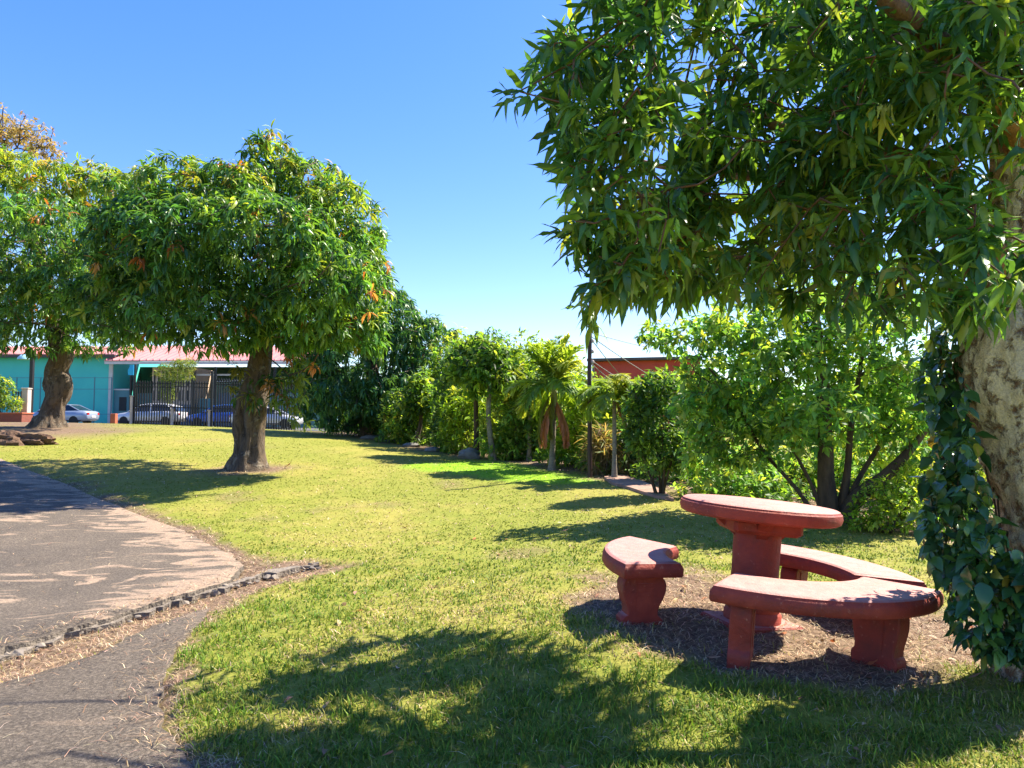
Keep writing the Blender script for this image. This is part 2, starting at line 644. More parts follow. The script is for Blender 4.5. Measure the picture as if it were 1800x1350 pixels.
# ------------------------------------------------------------------ asphalt
def mat_asphalt(name, sand=.5):
    m, nt, nd, ln, b = new_mat(name)
    geo = nd.new('ShaderNodeNewGeometry')
    pos = geo.outputs['Position']
    nf = noise(nd, ln, 55, 7, .8, pos)
    nb = noise(nd, ln, 1.1, 5, .6, pos)
    r = ramp(nd, [(.34, (.036, .029, .022)), (.5, (.095, .079, .062)), (.68, (.225, .188, .148))])
    ln.new(nf, r.inputs[0])
    r2 = ramp(nd, [(.3, (.75, .74, .76)), (.7, (1.25, 1.2, 1.16))])
    ln.new(nb, r2.inputs[0])
    base = mixc(nd, ln, 1.0, r.outputs[0], r2.outputs[0], 'MULTIPLY')
    mp = nd.new('ShaderNodeMapping')
    mp.inputs['Rotation'].default_value = (0, 0, R(-18))
    mp.inputs['Scale'].default_value = (.75, 2.0, 1)
    ln.new(pos, mp.inputs[0])
    ns = noise(nd, ln, 1.9, 7, .62, mp.outputs[0], 1.3)
    a = nd.new('ShaderNodeAttribute')
    a.attribute_name = 'Col'
    sp = nd.new('ShaderNodeSeparateColor')
    ln.new(a.outputs['Color'], sp.inputs[0])
    ad = nd.new('ShaderNodeMath')
    ad.operation = 'MULTIPLY_ADD'
    ad.inputs[1].default_value = .17
    ln.new(sp.outputs[0], ad.inputs[0])
    ln.new(ns, ad.inputs[2])
    mk = maprange(nd, ln, ad.outputs[0], .56, .63)
    sc = ramp(nd, [(.34, (.16, .11, .075)), (.65, (.42, .31, .22))])
    ln.new(nf, sc.inputs[0])
    fm = nd.new('ShaderNodeMath')
    fm.operation = 'MULTIPLY'
    fm.inputs[1].default_value = sand
    ln.new(mk, fm.inputs[0])
    ln.new(mixc(nd, ln, fm.outputs[0], base, sc.outputs[0]), b.inputs['Base Color'])
    b.inputs['Roughness'].default_value = .9
    b.inputs['Specular IOR Level'].default_value = .3
    bump(nd, ln, b, nf, .9, .012)
    return m


M_BROKEN = mat_plain('dark broken asphalt section', (.11, .092, .075), (.2, .165, .13), 14, .95, 0, 1.0, 35, .03)


def slab(name, poly, lift, thick, mat, label, amp=.03):
    b = []
    for i in range(len(poly)):
        p, q = np.array(poly[i]), np.array(poly[(i + 1) % len(poly)])
        L = np.linalg.norm(q - p)
        d = .5 * (p[1] + q[1])
        n = max(1, int(L / (.035 if d < 9 and abs(p[0]) < 8 else .5)))
        for k in range(n):
            b.append(p + (q - p) * k / n)
    b = np.array(b)
    t = np.roll(b, -1, 0) - np.roll(b, 1, 0)
    t = unit(t)
    nn = np.c_[t[:, 1], -t[:, 0]]
    w = ((fbm(b[:, 0] * 11, b[:, 1] * 11, 31, 4) - .5) * 2.6 * amp + (fbm(b[:, 0] * 1.3, b[:, 1] * 1.3, 37, 2) - .5) * amp * 2.5)
    b = b + nn * w[:, None]
    n = len(b)
    x0, x1, y0, y1 = b[:, 0].min(), b[:, 0].max(), b[:, 1].min(), b[:, 1].max()
    ix, iy = axis_steps(x0, max(x0, -4), -1, x1, .12, 1.15), axis_steps(y0, max(y0, 2), min(8, y1), y1, .12, 1.15)
    X, Y = [a.ravel() for a in np.meshgrid(ix, iy)]
    sd = polydist(X, Y, [tuple(p) for p in b[::2]])
    k = sd > .05
    pts = [Vector((float(p[0]), float(p[1]))) for p in b] + [Vector((float(x), float(y))) for x, y in zip(X[k], Y[k])]
    vo, _, fo, *_ = delaunay_2d_cdt(pts, [(i, (i + 1) % n) for i in range(n)], [], 1, 1e-6)
    V = np.array([(p.x, p.y) for p in vo])
    ed = polydist(V[:, 0], V[:, 1], [tuple(p) for p in b[::2]])
    z = gz(V[:, 0], V[:, 1]) + lift(V[:, 0], V[:, 1]) + (fbm(V[:, 0] * 2, V[:, 1] * 2, 41) - .5) * .02 - .012 * sstep(.05, 0, ed)
    V3 = np.c_[V, z].tolist()
    from collections import Counter
    ec = Counter()
    for f in fo:
        for i in range(3):
            a, c = f[i], f[(i + 1) % 3]
            ec[(min(a, c), max(a, c))] += 1
    F = [tuple(f) for f in fo]
    nside = 0
    low = {}
    for f in fo:
        for i in range(3):
            a, c = f[i], f[(i + 1) % 3]
            if ec[(min(a, c), max(a, c))] == 1:
                for q in (a, c):
                    if q not in low:
                        low[q] = len(V3)
                        j = rng.normal(0, .008, 2)
                        V3.append([V3[q][0] + j[0], V3[q][1] + j[1], V3[q][2] - thick])
                F.append((c, a, low[a], low[c]))
                nside += 1
    me = bpy.data.meshes.new(name)
    me.from_pydata(V3, [], F)
    me.update()
    cc = np.ones((len(V3), 4), np.float32)
    edge = np.zeros(len(V3))
    edge[:len(ed)] = sstep(.75, .1, polydist(V[:, 0], V[:, 1], [(p[0] - .0, p[1]) for p in poly])) * sstep(5.2, 6.0, V[:, 1] + .25 * V[:, 0] * 0)
    cc[:, 0] = edge
    at_ = me.color_attributes.new('Col', 'FLOAT_COLOR', 'POINT')
    at_.data.foreach_set('color', cc.ravel())
    me.materials.append(mat)
    me.materials.append(M_BROKEN)
    mi = np.zeros(len(F), np.int32)
    mi[len(F) - nside:] = 1
    me.polygons.foreach_set('material_index', mi)
    o = link(bpy.data.objects.new(name, me))
    return tag(o, label, kind='structure')


cr_line = [np.array(CRACK[i]) for i in range(8)]


def lift_up(x, y):
    d = polydist(x, y, CRACK)
    return .012 + .038 * sstep(-1.2, -.1, d)


slab('asphalt_path', ASPH_U, lift_up, .12, mat_asphalt('worn asphalt with sand drifts', .95),
     'worn grey asphalt path dusted with sand and a broken edge')
slab('lower_asphalt_path', ASPH_L, lambda x, y: x * 0 + .012, .08, mat_asphalt('clean worn asphalt', .25),
     'lower grey asphalt path in front of the broken edge', .035)
_lu = [np.array(CRACK[i]) for i in (0, 1, 2, 3, 4, 5, 6, 7)]
_led = [tuple(p + [0, .03]) for p in _lu] + [tuple(p + [.02, -.10 - .04 * (i % 2)]) for i, p in enumerate(_lu[::-1])]
slab('broken_asphalt_ledge', _led, lambda x, y: .004 + .03 * fbm(x * 5, y * 5, 91, 2), .1, mat_plain('crumbling asphalt layer', (.24, .2, .16), (.11, .09, .07), 12, .95, 0, 1.0, 30, .03),
     'crumbling lower layer along the broken asphalt edge', .075)

# ------------------------------------------------------------------ leaves (vectorised)
def leaf_template(rows, droop, fold=.25, wave=0.0, shape=(.0, .55, 1.0, .8, .35, 0.0), sick=0.0):
    """unit leaf along +Y, width 1 across; returns V, T"""
    ys = np.linspace(0, 1, rows + 1)
    ws = np.interp(ys, np.linspace(0, 1, len(shape)), shape) * .5
    V, T = [], []
    for i, (y, w) in enumerate(zip(ys, ws)):
        z = -droop * y * y
        yy = y * (1 - .35 * droop * y)
        V += [(-w, yy, z + fold * w + wave * math.sin(i * 2.1) * w), (0, yy, z), (w, yy, z + fold * w - wave * math.sin(i * 2.1) * w)]
    for i in range(rows):
        a = i * 3
        for c in (0, 1):
            q = (a + c, a + c + 1, a + c + 4, a + c + 3)
            if ws[i] > 0:
                T.append((q[0], q[1], q[2]) if c == 0 else (q[0], q[1], q[2]))
            if ws[i + 1] > 0:
                T.append((q[0], q[2], q[3]))
            elif ws[i] <= 0:
                pass
    T = []
    for i in range(rows):
        a = i * 3
        for c in (0, 1):
            q = (a + c, a + c + 1, a + c + 4, a + c + 3)
            if ws[i] <= 1e-6:
                T.append((q[0] if c else q[1], q[2], q[3]))
            elif ws[i + 1] <= 1e-6:
                T.append((q[0], q[1], q[2] if c == 0 else q[3]))
            else:
                T += [(q[0], q[1], q[2]), (q[0], q[2], q[3])]
    V = np.array(V, float)
    rib = np.abs(V[:, 0]) < 1e-9
    V[:, 0] += np.where(rib & (V[:, 1] < 1e-9), 0, sick * V[:, 1] ** 2)
    return V, np.array(T, int)


MANGO = (.0, .6, .95, 1.0, .9, .65, .3, 0.0)
T_NEAR = [leaf_template(6, d, f, w, sh, (.7, -.6, .3, -.8, .5, -.35)[int(d * 20) % 6]) for d, f, w, sh in ((.1, .06, .05, MANGO), (.3, .12, .04, MANGO), (.5, .05, .14, MANGO), (.75, .15, .06, (.0, .5, .85, 1.0, .8, .5, .25, 0.0)), (.2, .03, .18, (.0, .7, 1.0, .95, .75, .6, .2, 0.0)), (-.15, .1, .08, MANGO))]
T_FAR = [leaf_template(3, d, .08, 0, (0, .9, .95, 0)) for d in (.3, .55, .8)]
T_SMALL = [leaf_template(2, d, .1, 0, (.0, 1.0, 0)) for d in (.05, .25, .45)]
T_BLADE = [leaf_template(3, d, .05, 0, (.4, 1, .8, 0)) for d in (.1, .35, .7)]


def frames(D, roll=None):
    D = unit(D)
    up = np.tile([0, 0, 1.0], (len(D), 1))
    z = up - D * (D @ np.array([0, 0, 1.0]))[:, None]
    bad = np.linalg.norm(z, axis=1) < .15
    z[bad] = np.cross(D[bad], unit(rng.normal(size=(bad.sum(), 3))))
    z = unit(z)
    x = np.cross(D, z)
    if roll is not None:
        c, s = np.cos(roll)[:, None], np.sin(roll)[:, None]
        x, z = x * c + z * s, z * c - x * s
    return x, D, z


def leaves(P, D, L, W, C, tmpl, roll=.35):
    """many leaves -> V, T, colours"""
    n = len(P)
    x, y, z = frames(D, rng.normal(0, roll, n))
    which = rng.integers(0, len(tmpl), n)
    Vs, Ts, Cs, off = [], [], [], 0
    for k, (tv, tt) in enumerate(tmpl):
        s = which == k
        if not s.any():
            continue
        m = int(s.sum())
        V = (P[s][:, None] + x[s][:, None] * (tv[None, :, :1] * W[s][:, None, None]) + y[s][:, None] * (tv[None, :, 1:2] * L[s][:, None, None])
             + z[s][:, None] * (tv[None, :, 2:3] * L[s][:, None, None] * np.where(np.abs(tv[None, :, :1]) > 1, 1, 1)))
        q = len(tv)
        T = tt[None] + (np.arange(m) * q)[:, None, None] + off
        Vs.append(V.reshape(-1, 3))
        Ts.append(T.reshape(-1, 3))
        rib = np.where(np.arange(q) % 3 == 1, 1.22, .94)
        Cs.append((C[s][:, None] * rib[None, :, None]).reshape(-1, 3))
        off += m * q
    return np.concatenate(Vs), np.concatenate(Ts), np.concatenate(Cs)


def pick_cols(n, pal, wts, jit=.18):
    pal = np.array(pal, float)
    i = rng.choice(len(pal), n, p=np.array(wts) / sum(wts))
    c = pal[i] * np.exp(rng.normal(0, jit, (n, 1))) * np.exp(rng.normal(0, jit * .3, (n, 3)))
    return c


def rosettes(C, A, per, L0, Wr, th=(35, 105), cols=None, sag=.25):
    """whorls of leaves round shoot tips C with axes A -> per-leaf P, D, L, W and colours"""
    n = len(C)
    m = np.maximum(3, (per * rng.uniform(.7, 1.3, n)).astype(int))
    k = np.repeat(np.arange(n), m)
    A = unit(A)[k]
    a1 = unit(np.cross(A, np.where(np.abs(A[:, 2:3]) < .9, [[0, 0, 1.0]], [[1.0, 0, 0]])))
    a2 = np.cross(A, a1)
    ph = rng.uniform(0, 2 * np.pi, len(k))
    t = np.radians(rng.uniform(th[0], th[1], len(k)))
    D = A * np.cos(t)[:, None] + (a1 * np.cos(ph)[:, None] + a2 * np.sin(ph)[:, None]) * np.sin(t)[:, None]
    D[:, 2] -= sag
    D = unit(D)
    L = L0 * rng.uniform(.5, 1.3, len(k))
    P = C[k] - A * (rng.uniform(0, .35, len(k)) * L0)[:, None] + D * .02
    cc = cols[k] * np.exp(rng.normal(0, .12, (len(k), 1)))
    return P, D, L, L * Wr * rng.uniform(.85, 1.15, len(k)), cc


def lobes_pts(lobes, n, shell=(.72, 1.02), deep=.62, bumps=3):
    """points on the outside of a cluster of ellipsoids, with outward directions"""
    more = []
    for l in lobes:
        for _ in range(bumps):
            d = unit(rng.normal(size=3))
            f = rng.uniform(.18, .34)
            l = list(l)
            more.append(tuple(np.array(l[:3]) + d * np.array(l[3:6]) * rng.uniform(.75, 1.0)) + tuple(np.array(l[3:6]) * f))
    lobes = list(lobes) + more
    lb = np.array(lobes, float)
    area = (lb[:, 3] * lb[:, 4] * lb[:, 5]) ** (2 / 3)
    i = rng.choice(len(lb), n * 3, p=area / area.sum())
    d = unit(rng.normal(size=(n * 3, 3)))
    r = rng.uniform(shell[0], shell[1], n * 3)
    P = lb[i, :3] + d * lb[i, 3:6] * r[:, None]
    N = unit(d / lb[i, 3:6])
    keep = np.ones(n * 3, bool)
    for j, l in enumerate(lb):
        q = np.linalg.norm((P - l[:3]) / l[3:6], axis=1)
        keep &= (q > deep) | (i == j)
    P, N = P[keep][:n], N[keep][:n]
    return P, N


def grow(nodes, radii_hint, targets, step=.35, tip=.006, k=.5, jit=.06, sides=5, droop=0.0, skip=0):
    """limbs and twigs that join every target to the nearest wood; returns V, T"""
    P = [np.array(p, float) for p in nodes]
    par = [-1] + list(range(len(nodes) - 1))
    depth = [0.0] * len(P)
    base = np.array(P[-1])
    order = np.argsort(np.linalg.norm(targets - base, axis=1))
    arr = np.zeros((len(P) + len(targets) * 14, 3))
    arr[:len(P)] = P
    cost = np.zeros(len(arr))
    n = len(P)
    lo = min(skip, len(nodes) - 1)
    for ti in order:
        t = targets[ti]
        d = np.linalg.norm(arr[lo:n] - t, axis=1) + .25 * cost[lo:n]
        j = int(np.argmin(d)) + lo
        a = arr[j]
        L = np.linalg.norm(t - a)
        m = int(np.clip(math.ceil(L / step), 1, 8))
        prev = j
        off = rng.normal(0, jit, 3) * L
        for s in range(1, m + 1):
            f = s / m
            p = a + (t - a) * f + off * math.sin(math.pi * f) + np.array([0, 0, -droop * L * math.sin(math.pi * f)])
            if n >= len(arr):
                arr = np.r_[arr, np.zeros((5000, 3))]
                cost = np.r_[cost, np.zeros(5000)]
            arr[n] = p
            par.append(prev)
            cost[n] = cost[prev] + L / m
            prev = n
            n += 1
    par = np.array(par)
    cnt = np.ones(n)
    for i in range(n - 1, 0, -1):
        if i >= len(nodes):
            cnt[par[i]] += cnt[i] * .5
    rad = tip * cnt ** k
    rad[:len(nodes)] = np.array(radii_hint)
    ids = np.arange(len(nodes), n)
    A, B = arr[par[ids]], arr[ids]
    ra, rb = np.minimum(rad[par[ids]], rad[ids] * 1.5), rad[ids]
    t = unit(B - A)
    x = unit(np.cross(t, np.where(np.abs(t[:, 2:3]) < .9, [[0, 0, 1.0]], [[1.0, 0, 0]])))
    y = np.cross(t, x)
    V, T = [], []
    an = np.arange(sides) * 2 * np.pi / sides
    ring = x[:, None] * np.cos(an)[None, :, None] + y[:, None] * np.sin(an)[None, :, None]
    Va = A[:, None] - t[:, None] * (ra * .3)[:, None, None] + ring * ra[:, None, None]
    Vb = B[:, None] + t[:, None] * (rb * .3)[:, None, None] + ring * rb[:, None, None]
    V = np.concatenate([Va, Vb], 1).reshape(-1, 3)
    o = (np.arange(len(ids)) * sides * 2)[:, None]
    T = []
    for i in range(sides):
        j = (i + 1) % sides
        T.append(np.concatenate([o + i, o + j, o + sides + j], 1))
        T.append(np.concatenate([o + i, o + sides + j, o + sides + i], 1))
    return V, np.concatenate(T)


def loft_trunk(path, rad, n=20, amp=.08, seed=0, flare=0.0, flutes=5, cap=True, grooves=(), step=.09, fine=0.0):
    """tapered trunk with buttressed foot and lumpy sides -> V, T"""
    path = np.array(path, float)
    rad = np.array(rad, float)
    # resample
    s = np.r_[0, np.cumsum(np.linalg.norm(np.diff(path, axis=0), axis=1))]
    m = max(8, int(s[-1] / step))
    q = np.linspace(0, s[-1], m)

    def cub(y):
        out = np.empty(m)
        g = np.gradient(y, s)
        for i, t in enumerate(q):
            k = min(max(np.searchsorted(s, t) - 1, 0), len(s) - 2)
            h = s[k + 1] - s[k]
            f = (t - s[k]) / h
            out[i] = ((2 * f ** 3 - 3 * f ** 2 + 1) * y[k] + (f ** 3 - 2 * f ** 2 + f) * h * g[k] + (-2 * f ** 3 + 3 * f ** 2) * y[k + 1] + (f ** 3 - f ** 2) * h * g[k + 1])
        return out
    C = np.stack([cub(path[:, i]) for i in range(3)], 1)
    r = np.maximum(cub(rad), .004)
    an = np.arange(n) * 2 * np.pi / n
    V = np.empty((m, n, 3))
    for i in range(m):
        t = unit(C[min(i + 1, m - 1)] - C[max(i - 1, 0)])
        x = unit(np.array([1.0, 0, 0]) - t * t[0]) if abs(t[0]) < .9 else unit(np.array([0, 1.0, 0]) - t * t[1])
        y = np.cross(t, x)
        w = 1 + amp * (fbm(np.cos(an) * 1.6 + 9 + seed, np.sin(an) * 1.6 + q[i] * 1.9 + seed, seed, 3) - .5) * 4
        w = w + amp * .6 * (fbm(np.cos(an) * 5 + 3, np.sin(an) * 5 + q[i] * 6, seed + 4, 2) - .5) * 2
        if fine:
            a_ = fbm(an * 7 / 1.0 + seed, np.full(n, q[i] * 9.0), seed + 8, 3)
            w = w + fine * (np.abs(a_ - .5) * 4 - .5) + fine * .8 * sstep(.5, .62, fbm(an * 3.2, np.full(n, q[i] * 5.5), seed + 15, 3))
        for ga, gd, gw, g0, g1 in grooves:
            da = (an - ga + math.pi) % (2 * math.pi) - math.pi
            env = max(0.0, min(1.0, (q[i] - g0) / .12, (g1 - q[i]) / .12))
            w = w + gd * np.exp(-(da / gw) ** 2) * env
        if flare:
            fl = flare * math.exp(-q[i] / .22)
            w = w + fl * (1 + .45 * np.cos(an * flutes + seed))
        V[i] = C[i] + (x[None] * np.cos(an)[:, None] + y[None] * np.sin(an)[:, None]) * (r[i] * w)[:, None]
    T = []
    for i in range(m - 1):
        a = i * n + np.arange(n)
        b = i * n + (np.arange(n) + 1) % n
        T.append(np.stack([a, b, b + n], 1))
        T.append(np.stack([a, b + n, a + n], 1))
    V = V.reshape(-1, 3)
    if cap:
        V = np.r_[V, [C[-1]]]
        a = (m - 1) * n + np.arange(n)
        b = (m - 1) * n + (np.arange(n) + 1) % n
        T.append(np.stack([a, b, np.full(n, len(V) - 1)], 1))
    return V, np.concatenate(T)


def joinm(*ms):
    V, T, o = [], [], 0
    for v, t in ms:
        V.append(v)
        T.append(t + o)
        o += len(v)
    return np.concatenate(V), np.concatenate(T)


def tree(name, label, cat, base, wood, foliage, m_wood, m_leaf, group=None, twigs=None, m_twig=None):
    base = np.array(base, float)
    root = empty(name, tuple(base), label=label, cat=cat, group=group)
    v, t = wood
    mesh_np('trunk', v - base, t, m_wood, root)
    if twigs is not None:
        v, t = twigs
        mesh_np('branches', v - base, t, m_twig or m_wood, root)['kind'] = 'stuff'
    v, t, c = foliage
    o = mesh_np('crown', v - base, t, m_leaf, root, cols=c)
    o['kind'] = 'stuff'
    return root


PAL_MANGO = [(0.043, 0.118, 0.04), (0.069, 0.174, 0.046), (0.116, 0.238, 0.046), (0.2, 0.321, 0.053), (0.314, 0.376, 0.068)]


def LB(u, v, D, ru, rv, rd=None):
    c = at(u, v, D)
    k = D / FPX
    return (c[0], c[1], c[2], ru * k, (rd if rd is not None else ru * k), rv * k)


# ------------------------------------------------------------------ table and benches
def mat_red():
    m, nt, nd, ln, b = new_mat('weathered brick red paint on concrete')
    geo = nd.new('ShaderNodeNewGeometry')
    vec = objcoord(nd, ln)
    n1 = noise(nd, ln, 5, 7, .65, vec)
    r = ramp(nd, [(.3, (.16, .018, .012)), (.5, (.26, .028, .016)), (.72, (.39, .06, .032))])
    ln.new(n1, r.inputs[0])
    n2 = noise(nd, ln, 28, 6, .7, vec)
    chips = maprange(nd, ln, n2, .62, .68, 0, .8)
    c1 = mixc(nd, ln, chips, r.outputs[0], (.40, .13, .085))
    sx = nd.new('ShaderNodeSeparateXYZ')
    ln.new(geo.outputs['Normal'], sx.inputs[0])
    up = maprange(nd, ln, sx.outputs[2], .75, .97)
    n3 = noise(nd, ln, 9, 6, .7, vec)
    dust_sheen = nd.new('ShaderNodeMath')
    dust_sheen.operation = 'MULTIPLY'
    ln.new(up, dust_sheen.inputs[0])
    ln.new(maprange(nd, ln, n3,   .25, .7, .45, .9), dust_sheen.inputs[1])
    ln.new(mixc(nd, ln, dust_sheen.outputs[0], c1, (.48, .24, .215)), b.inputs['Base Color'])  # low-angle sheen of the up-facing tops painted in, together with settled dust
    ln.new(maprange(nd, ln, n1, .3, .7, .55, .8), b.inputs['Roughness'])
    bump(nd, ln, b, n2, .7, .01)
    return m


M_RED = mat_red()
ta = Vector((math.sin(R(5.0)), -math.sin(R(-.4)), 1)).normalized()
tb_ = (Vector((1, 0, 0)) - ta * ta.x).normalized()
TM2 = Matrix((tb_, ta.cross(tb_), ta)).transposed().to_4x4()
TM2.translation = Vector(TO) + Vector((0, 0, .012))


def build_table():
    root = empty('round_table', label='round brick red concrete table on a thick pillar', cat='table')
    root.matrix_world = TM2
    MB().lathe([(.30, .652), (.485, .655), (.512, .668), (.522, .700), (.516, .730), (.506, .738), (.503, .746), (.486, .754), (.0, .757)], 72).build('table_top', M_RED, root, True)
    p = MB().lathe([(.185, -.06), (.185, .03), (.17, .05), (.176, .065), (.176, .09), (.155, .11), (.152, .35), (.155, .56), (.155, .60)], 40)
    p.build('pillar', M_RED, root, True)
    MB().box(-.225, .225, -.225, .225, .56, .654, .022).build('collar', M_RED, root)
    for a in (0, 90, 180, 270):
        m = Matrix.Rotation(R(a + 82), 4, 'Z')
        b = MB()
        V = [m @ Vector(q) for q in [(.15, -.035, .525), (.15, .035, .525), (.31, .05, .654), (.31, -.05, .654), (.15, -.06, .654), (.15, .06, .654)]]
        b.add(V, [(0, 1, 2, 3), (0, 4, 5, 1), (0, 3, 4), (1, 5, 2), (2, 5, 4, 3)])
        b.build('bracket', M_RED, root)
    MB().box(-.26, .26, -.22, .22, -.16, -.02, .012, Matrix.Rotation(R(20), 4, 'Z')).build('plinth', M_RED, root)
    return root


build_table()


def bench(ang, half, r0, r1, label, hz=.0, dx=0.0, dy=0.0, legs=(.66, .66), scroll=1.0):
    root = empty('curved_bench', label=label, cat='bench', group='curved benches round the table')
    root.matrix_world = TM @ Matrix.Translation((dx, dy, hz)) @ Matrix.Rotation(R(ang), 4, 'Z')
    # local: bench centre on +X, arc about origin
    prof = [(.03, .340), (.008, .345), (.0, .360), (.0, .400), (.007, .418), (.012, .423), (.014, .432), (.030, .440), (.034, .441)]
    n = 26
    rs = []
    for o, z in prof:
        a = R(half)
        ring = []
        for i in range(n + 1):
            t = -a + 2 * a * i / n
            da = o / r1 * (1 if i == n else -1 if i == 0 else 0)
            ring.append(((r1 - o) * math.cos(t - da), (r1 - o) * math.sin(t - da), z))
        for i in range(n, -1, -1):
            t = -a + 2 * a * i / n
            da = o / r0 * (1 if i == n else -1 if i == 0 else 0)
            ring.append(((r0 + o) * math.cos(t - da), (r0 + o) * math.sin(t - da), z))
        rs.append(ring)
    b = MB().rings(rs, cap0=False, cap1=False)
    m = 2 * (n + 1)
    for k, flip in ((0, True), (len(prof) - 1, False)):
        base = k * m
        for i in range(n):
            f = (base + i, base + i + 1, base + m - 2 - i, base + m - 1 - i)
            b.f.append(f[::-1] if not flip else f)
    b.f = [tuple(f) for f in b.f]
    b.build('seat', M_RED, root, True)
    # scrolled leg, profile in the radial direction
    side = [(0, .115), (.03, .125), (.055, .128), (.075, .112), (.085, .095), (.11, .092), (.15, .102), (.19, .12), (.235, .134), (.28, .136), (.31, .125), (.322, .112), (.335, .118), (.353, .12)]
    rc = (r0 + r1) / 2
    side = [(z, .118 + (w - .118) * scroll) for z, w in side]
    for s, fr in ((-1, legs[0]), (1, legs[1])):
        t = s * R(half) * fr
        M = Matrix.Rotation(t, 4, 'Z') @ Matrix.Translation((rc, 0, 0))
        rings = []
        for y, ins in ((-.06, .008), (-.052, 0), (.052, 0), (.06, .008)):
            pts = [(w * 1.1 - ins, y, z) for z, w in side] + [(-w * 1.1 + ins, y, z) for z, w in reversed(side)]
            pts = [(pts[0][0], y, -.12)] + pts + [(pts[-1][0], y, -.12)]
            rings.append([M @ Vector(q) for q in pts])
        lb = MB().rings(rings)
        # raised panel line on both faces
        for y in (-.064, .058):
            lb.box(-.05, .05, y, y + .006, .10, .29, 0, M)
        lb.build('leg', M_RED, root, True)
    return root


bench(170, 33, .58, 1.02, hz=-.07, label='brick red curved bench on the lawn side of the round table')
bench(-77, 44, .63, 1.09, hz=-.035, legs=(.80, .50), scroll=.5, label='long brick red curved bench in front of the round table')
bench(28, 36, .62, 1.08, hz=-.08, label='brick red curved bench behind the table next to the vine')

# ------------------------------------------------------------------ near mango tree
SH = np.array([SUN[0] / SUN[2], SUN[1] / SUN[2]])
SHADE = [(330, 1360), (400, 1280), (470, 1205), (560, 1150), (660, 1105), (740, 1058), (830, 1052), (872, 1100), (905, 1140), (945, 1108), (1010, 1115), (1080, 1128), (1130, 1165),
         (1220, 1185), (1290, 1212), (1400, 1222), (1600, 1222), (1700, 1185), (1830, 1165), (1830, 1360)]


def shadow_px(P):
    P = np.atleast_2d(P)
    h = P[:, 2] - .12
    for _ in range(3):
        X, Y = P[:, 0] - SH[0] * h, P[:, 1] - SH[1] * h
        h = P[:, 2] - gz(X, Y)
    d = np.c_[X, Y, P[:, 2] - h] - EYE
    z = d @ FWD
    ok = z > .4
    z = np.maximum(z, .4)
    return 900 + FPX * (d @ RGT) / z, 675 - FPX * (d @ UPV) / z, ok


def shadow_ok(P, slack=0.0):
    u, v, infront = shadow_px(P)
    ok = ~infront | ((v > 1350) & (u > 340)) | (v > 1480) | ((u < -230) & (v > 1100)) | (u < -330) | ((u > 1800) & (v > 1160)) | inpoly(u, v, SHADE)
    return ok | (rng.random(len(u)) < slack)


NEAR_POLY = [(903, 125), (950, 92), (985, 40), (1030, -20), (1030, -800), (2300, -800), (2300, 520), (1800, 540), (1720, 560), (1650, 560), (1590, 545), (1500, 530), (1440, 545), (1400, 525), (1300, 500),
             (1200, 520), (1090, 530), (1020, 525), (1012, 470), (985, 430), (980, 370), (1000, 310), (995, 250), (945, 200), (905, 170)]
nb = at(1872, 1200, 4.2)
nb[2] = float(gsurf(np.array([nb[0]]), np.array([nb[1]]))[0]) - .08
tp = [nb] + [at(*q) for q in [(1868, 1050, 4.2), (1846, 900, 4.2), (1806, 760, 4.15), (1768, 640, 4.1), (1776, 540, 4.1), (1788, 400, 4.05), (1786, 230, 4.0), (1795, 0, 4.0), (1850, -250, 4.1), (1860, -500, 4.2)]]
tr = [.29, .26, .25, .245, .225, .18, .14, .125, .115, .09, .05]
limbs = [([(1800, 545, 4.1), (1715, 400, 4.0), (1640, 295, 3.95), (1530, 262, 3.95), (1400, 232, 4.2), (1250, 170, 4.6), (1120, 110, 5.0)], [.12, .07, .05, .038, .03, .022, .012]),
         ([(1795, 610, 4.1), (1690, 430, 4.3), (1560, 338, 4.5), (1400, 312, 4.7), (1270, 300, 5.0), (1205, 235, 5.2), (1140, 150, 5.4)], [.12, .07, .05, .04, .032, .025, .012]),
         ([(1400, 312, 4.7), (1290, 370, 4.9), (1170, 440, 5.1), (1060, 485, 5.3)], [.03, .024, .018, .01]),
         ([(1270, 300, 5.0), (1150, 290, 5.2), (1040, 240, 5.4), (960, 160, 5.6)], [.024, .018, .014, .008]),
         ([(1825, 300, 4.0), (1700, 120, 3.6), (1560, 0, 3.4), (1420, -120, 3.4)], [.09, .06, .045, .02]),
         ([(1830, 230, 4.0), (1960, 100, 3.8), (2100, -100, 3.5)], [.09, .06, .03]),
         ([(1840, 0, 4.0), (1640, -200, 4.4), (1450, -330, 4.6), (1250, -380, 4.8)], [.08, .05, .035, .015]),
         ([(1850, -250, 4.1), (1950, -420, 3.6), (2050, -560, 3.2)], [.06, .04, .02])]
limb_meshes = []
woods = [loft_trunk(tp, tr, 120, .085, 3, .25, 5, True, (), .022, .05)]
nodes, nrad = list(tp), list(tr)
for pts, rr in limbs:
    pp = [at(*q) for q in pts]
    limb_meshes.append(loft_trunk(pp, rr, 10, .05, len(nodes)))
    for a, b2, ra, rb2 in zip(pp[:-1], pp[1:], rr[:-1], rr[1:]):
        for f in (0, .33, .66):
            nodes.append(a + (b2 - a) * f)
            nrad.append(ra + (rb2 - ra) * f)
    nodes.append(pp[-1])
    nrad.append(rr[-1])
u = rng.uniform(890, 2300, 60000)
v = rng.uniform(-800, 570, 60000)
u[:9000] = rng.uniform(890, 1250, 9000)
v[:9000] = rng.uniform(-60, 570, 9000)
mix = rng.permutation(60000)
u, v = u[mix], v[mix]
k = inpoly(u + (fbm(v / 45, u / 45, 71, 2) - .5) * 90, v + (fbm(u / 40, v / 40, 73, 2) - .5) * 80, NEAR_POLY)
k &= fbm(u / 60, v / 60, 75, 2) > np.interp(u, [900, 1100, 1300], [.42, .36, .28])
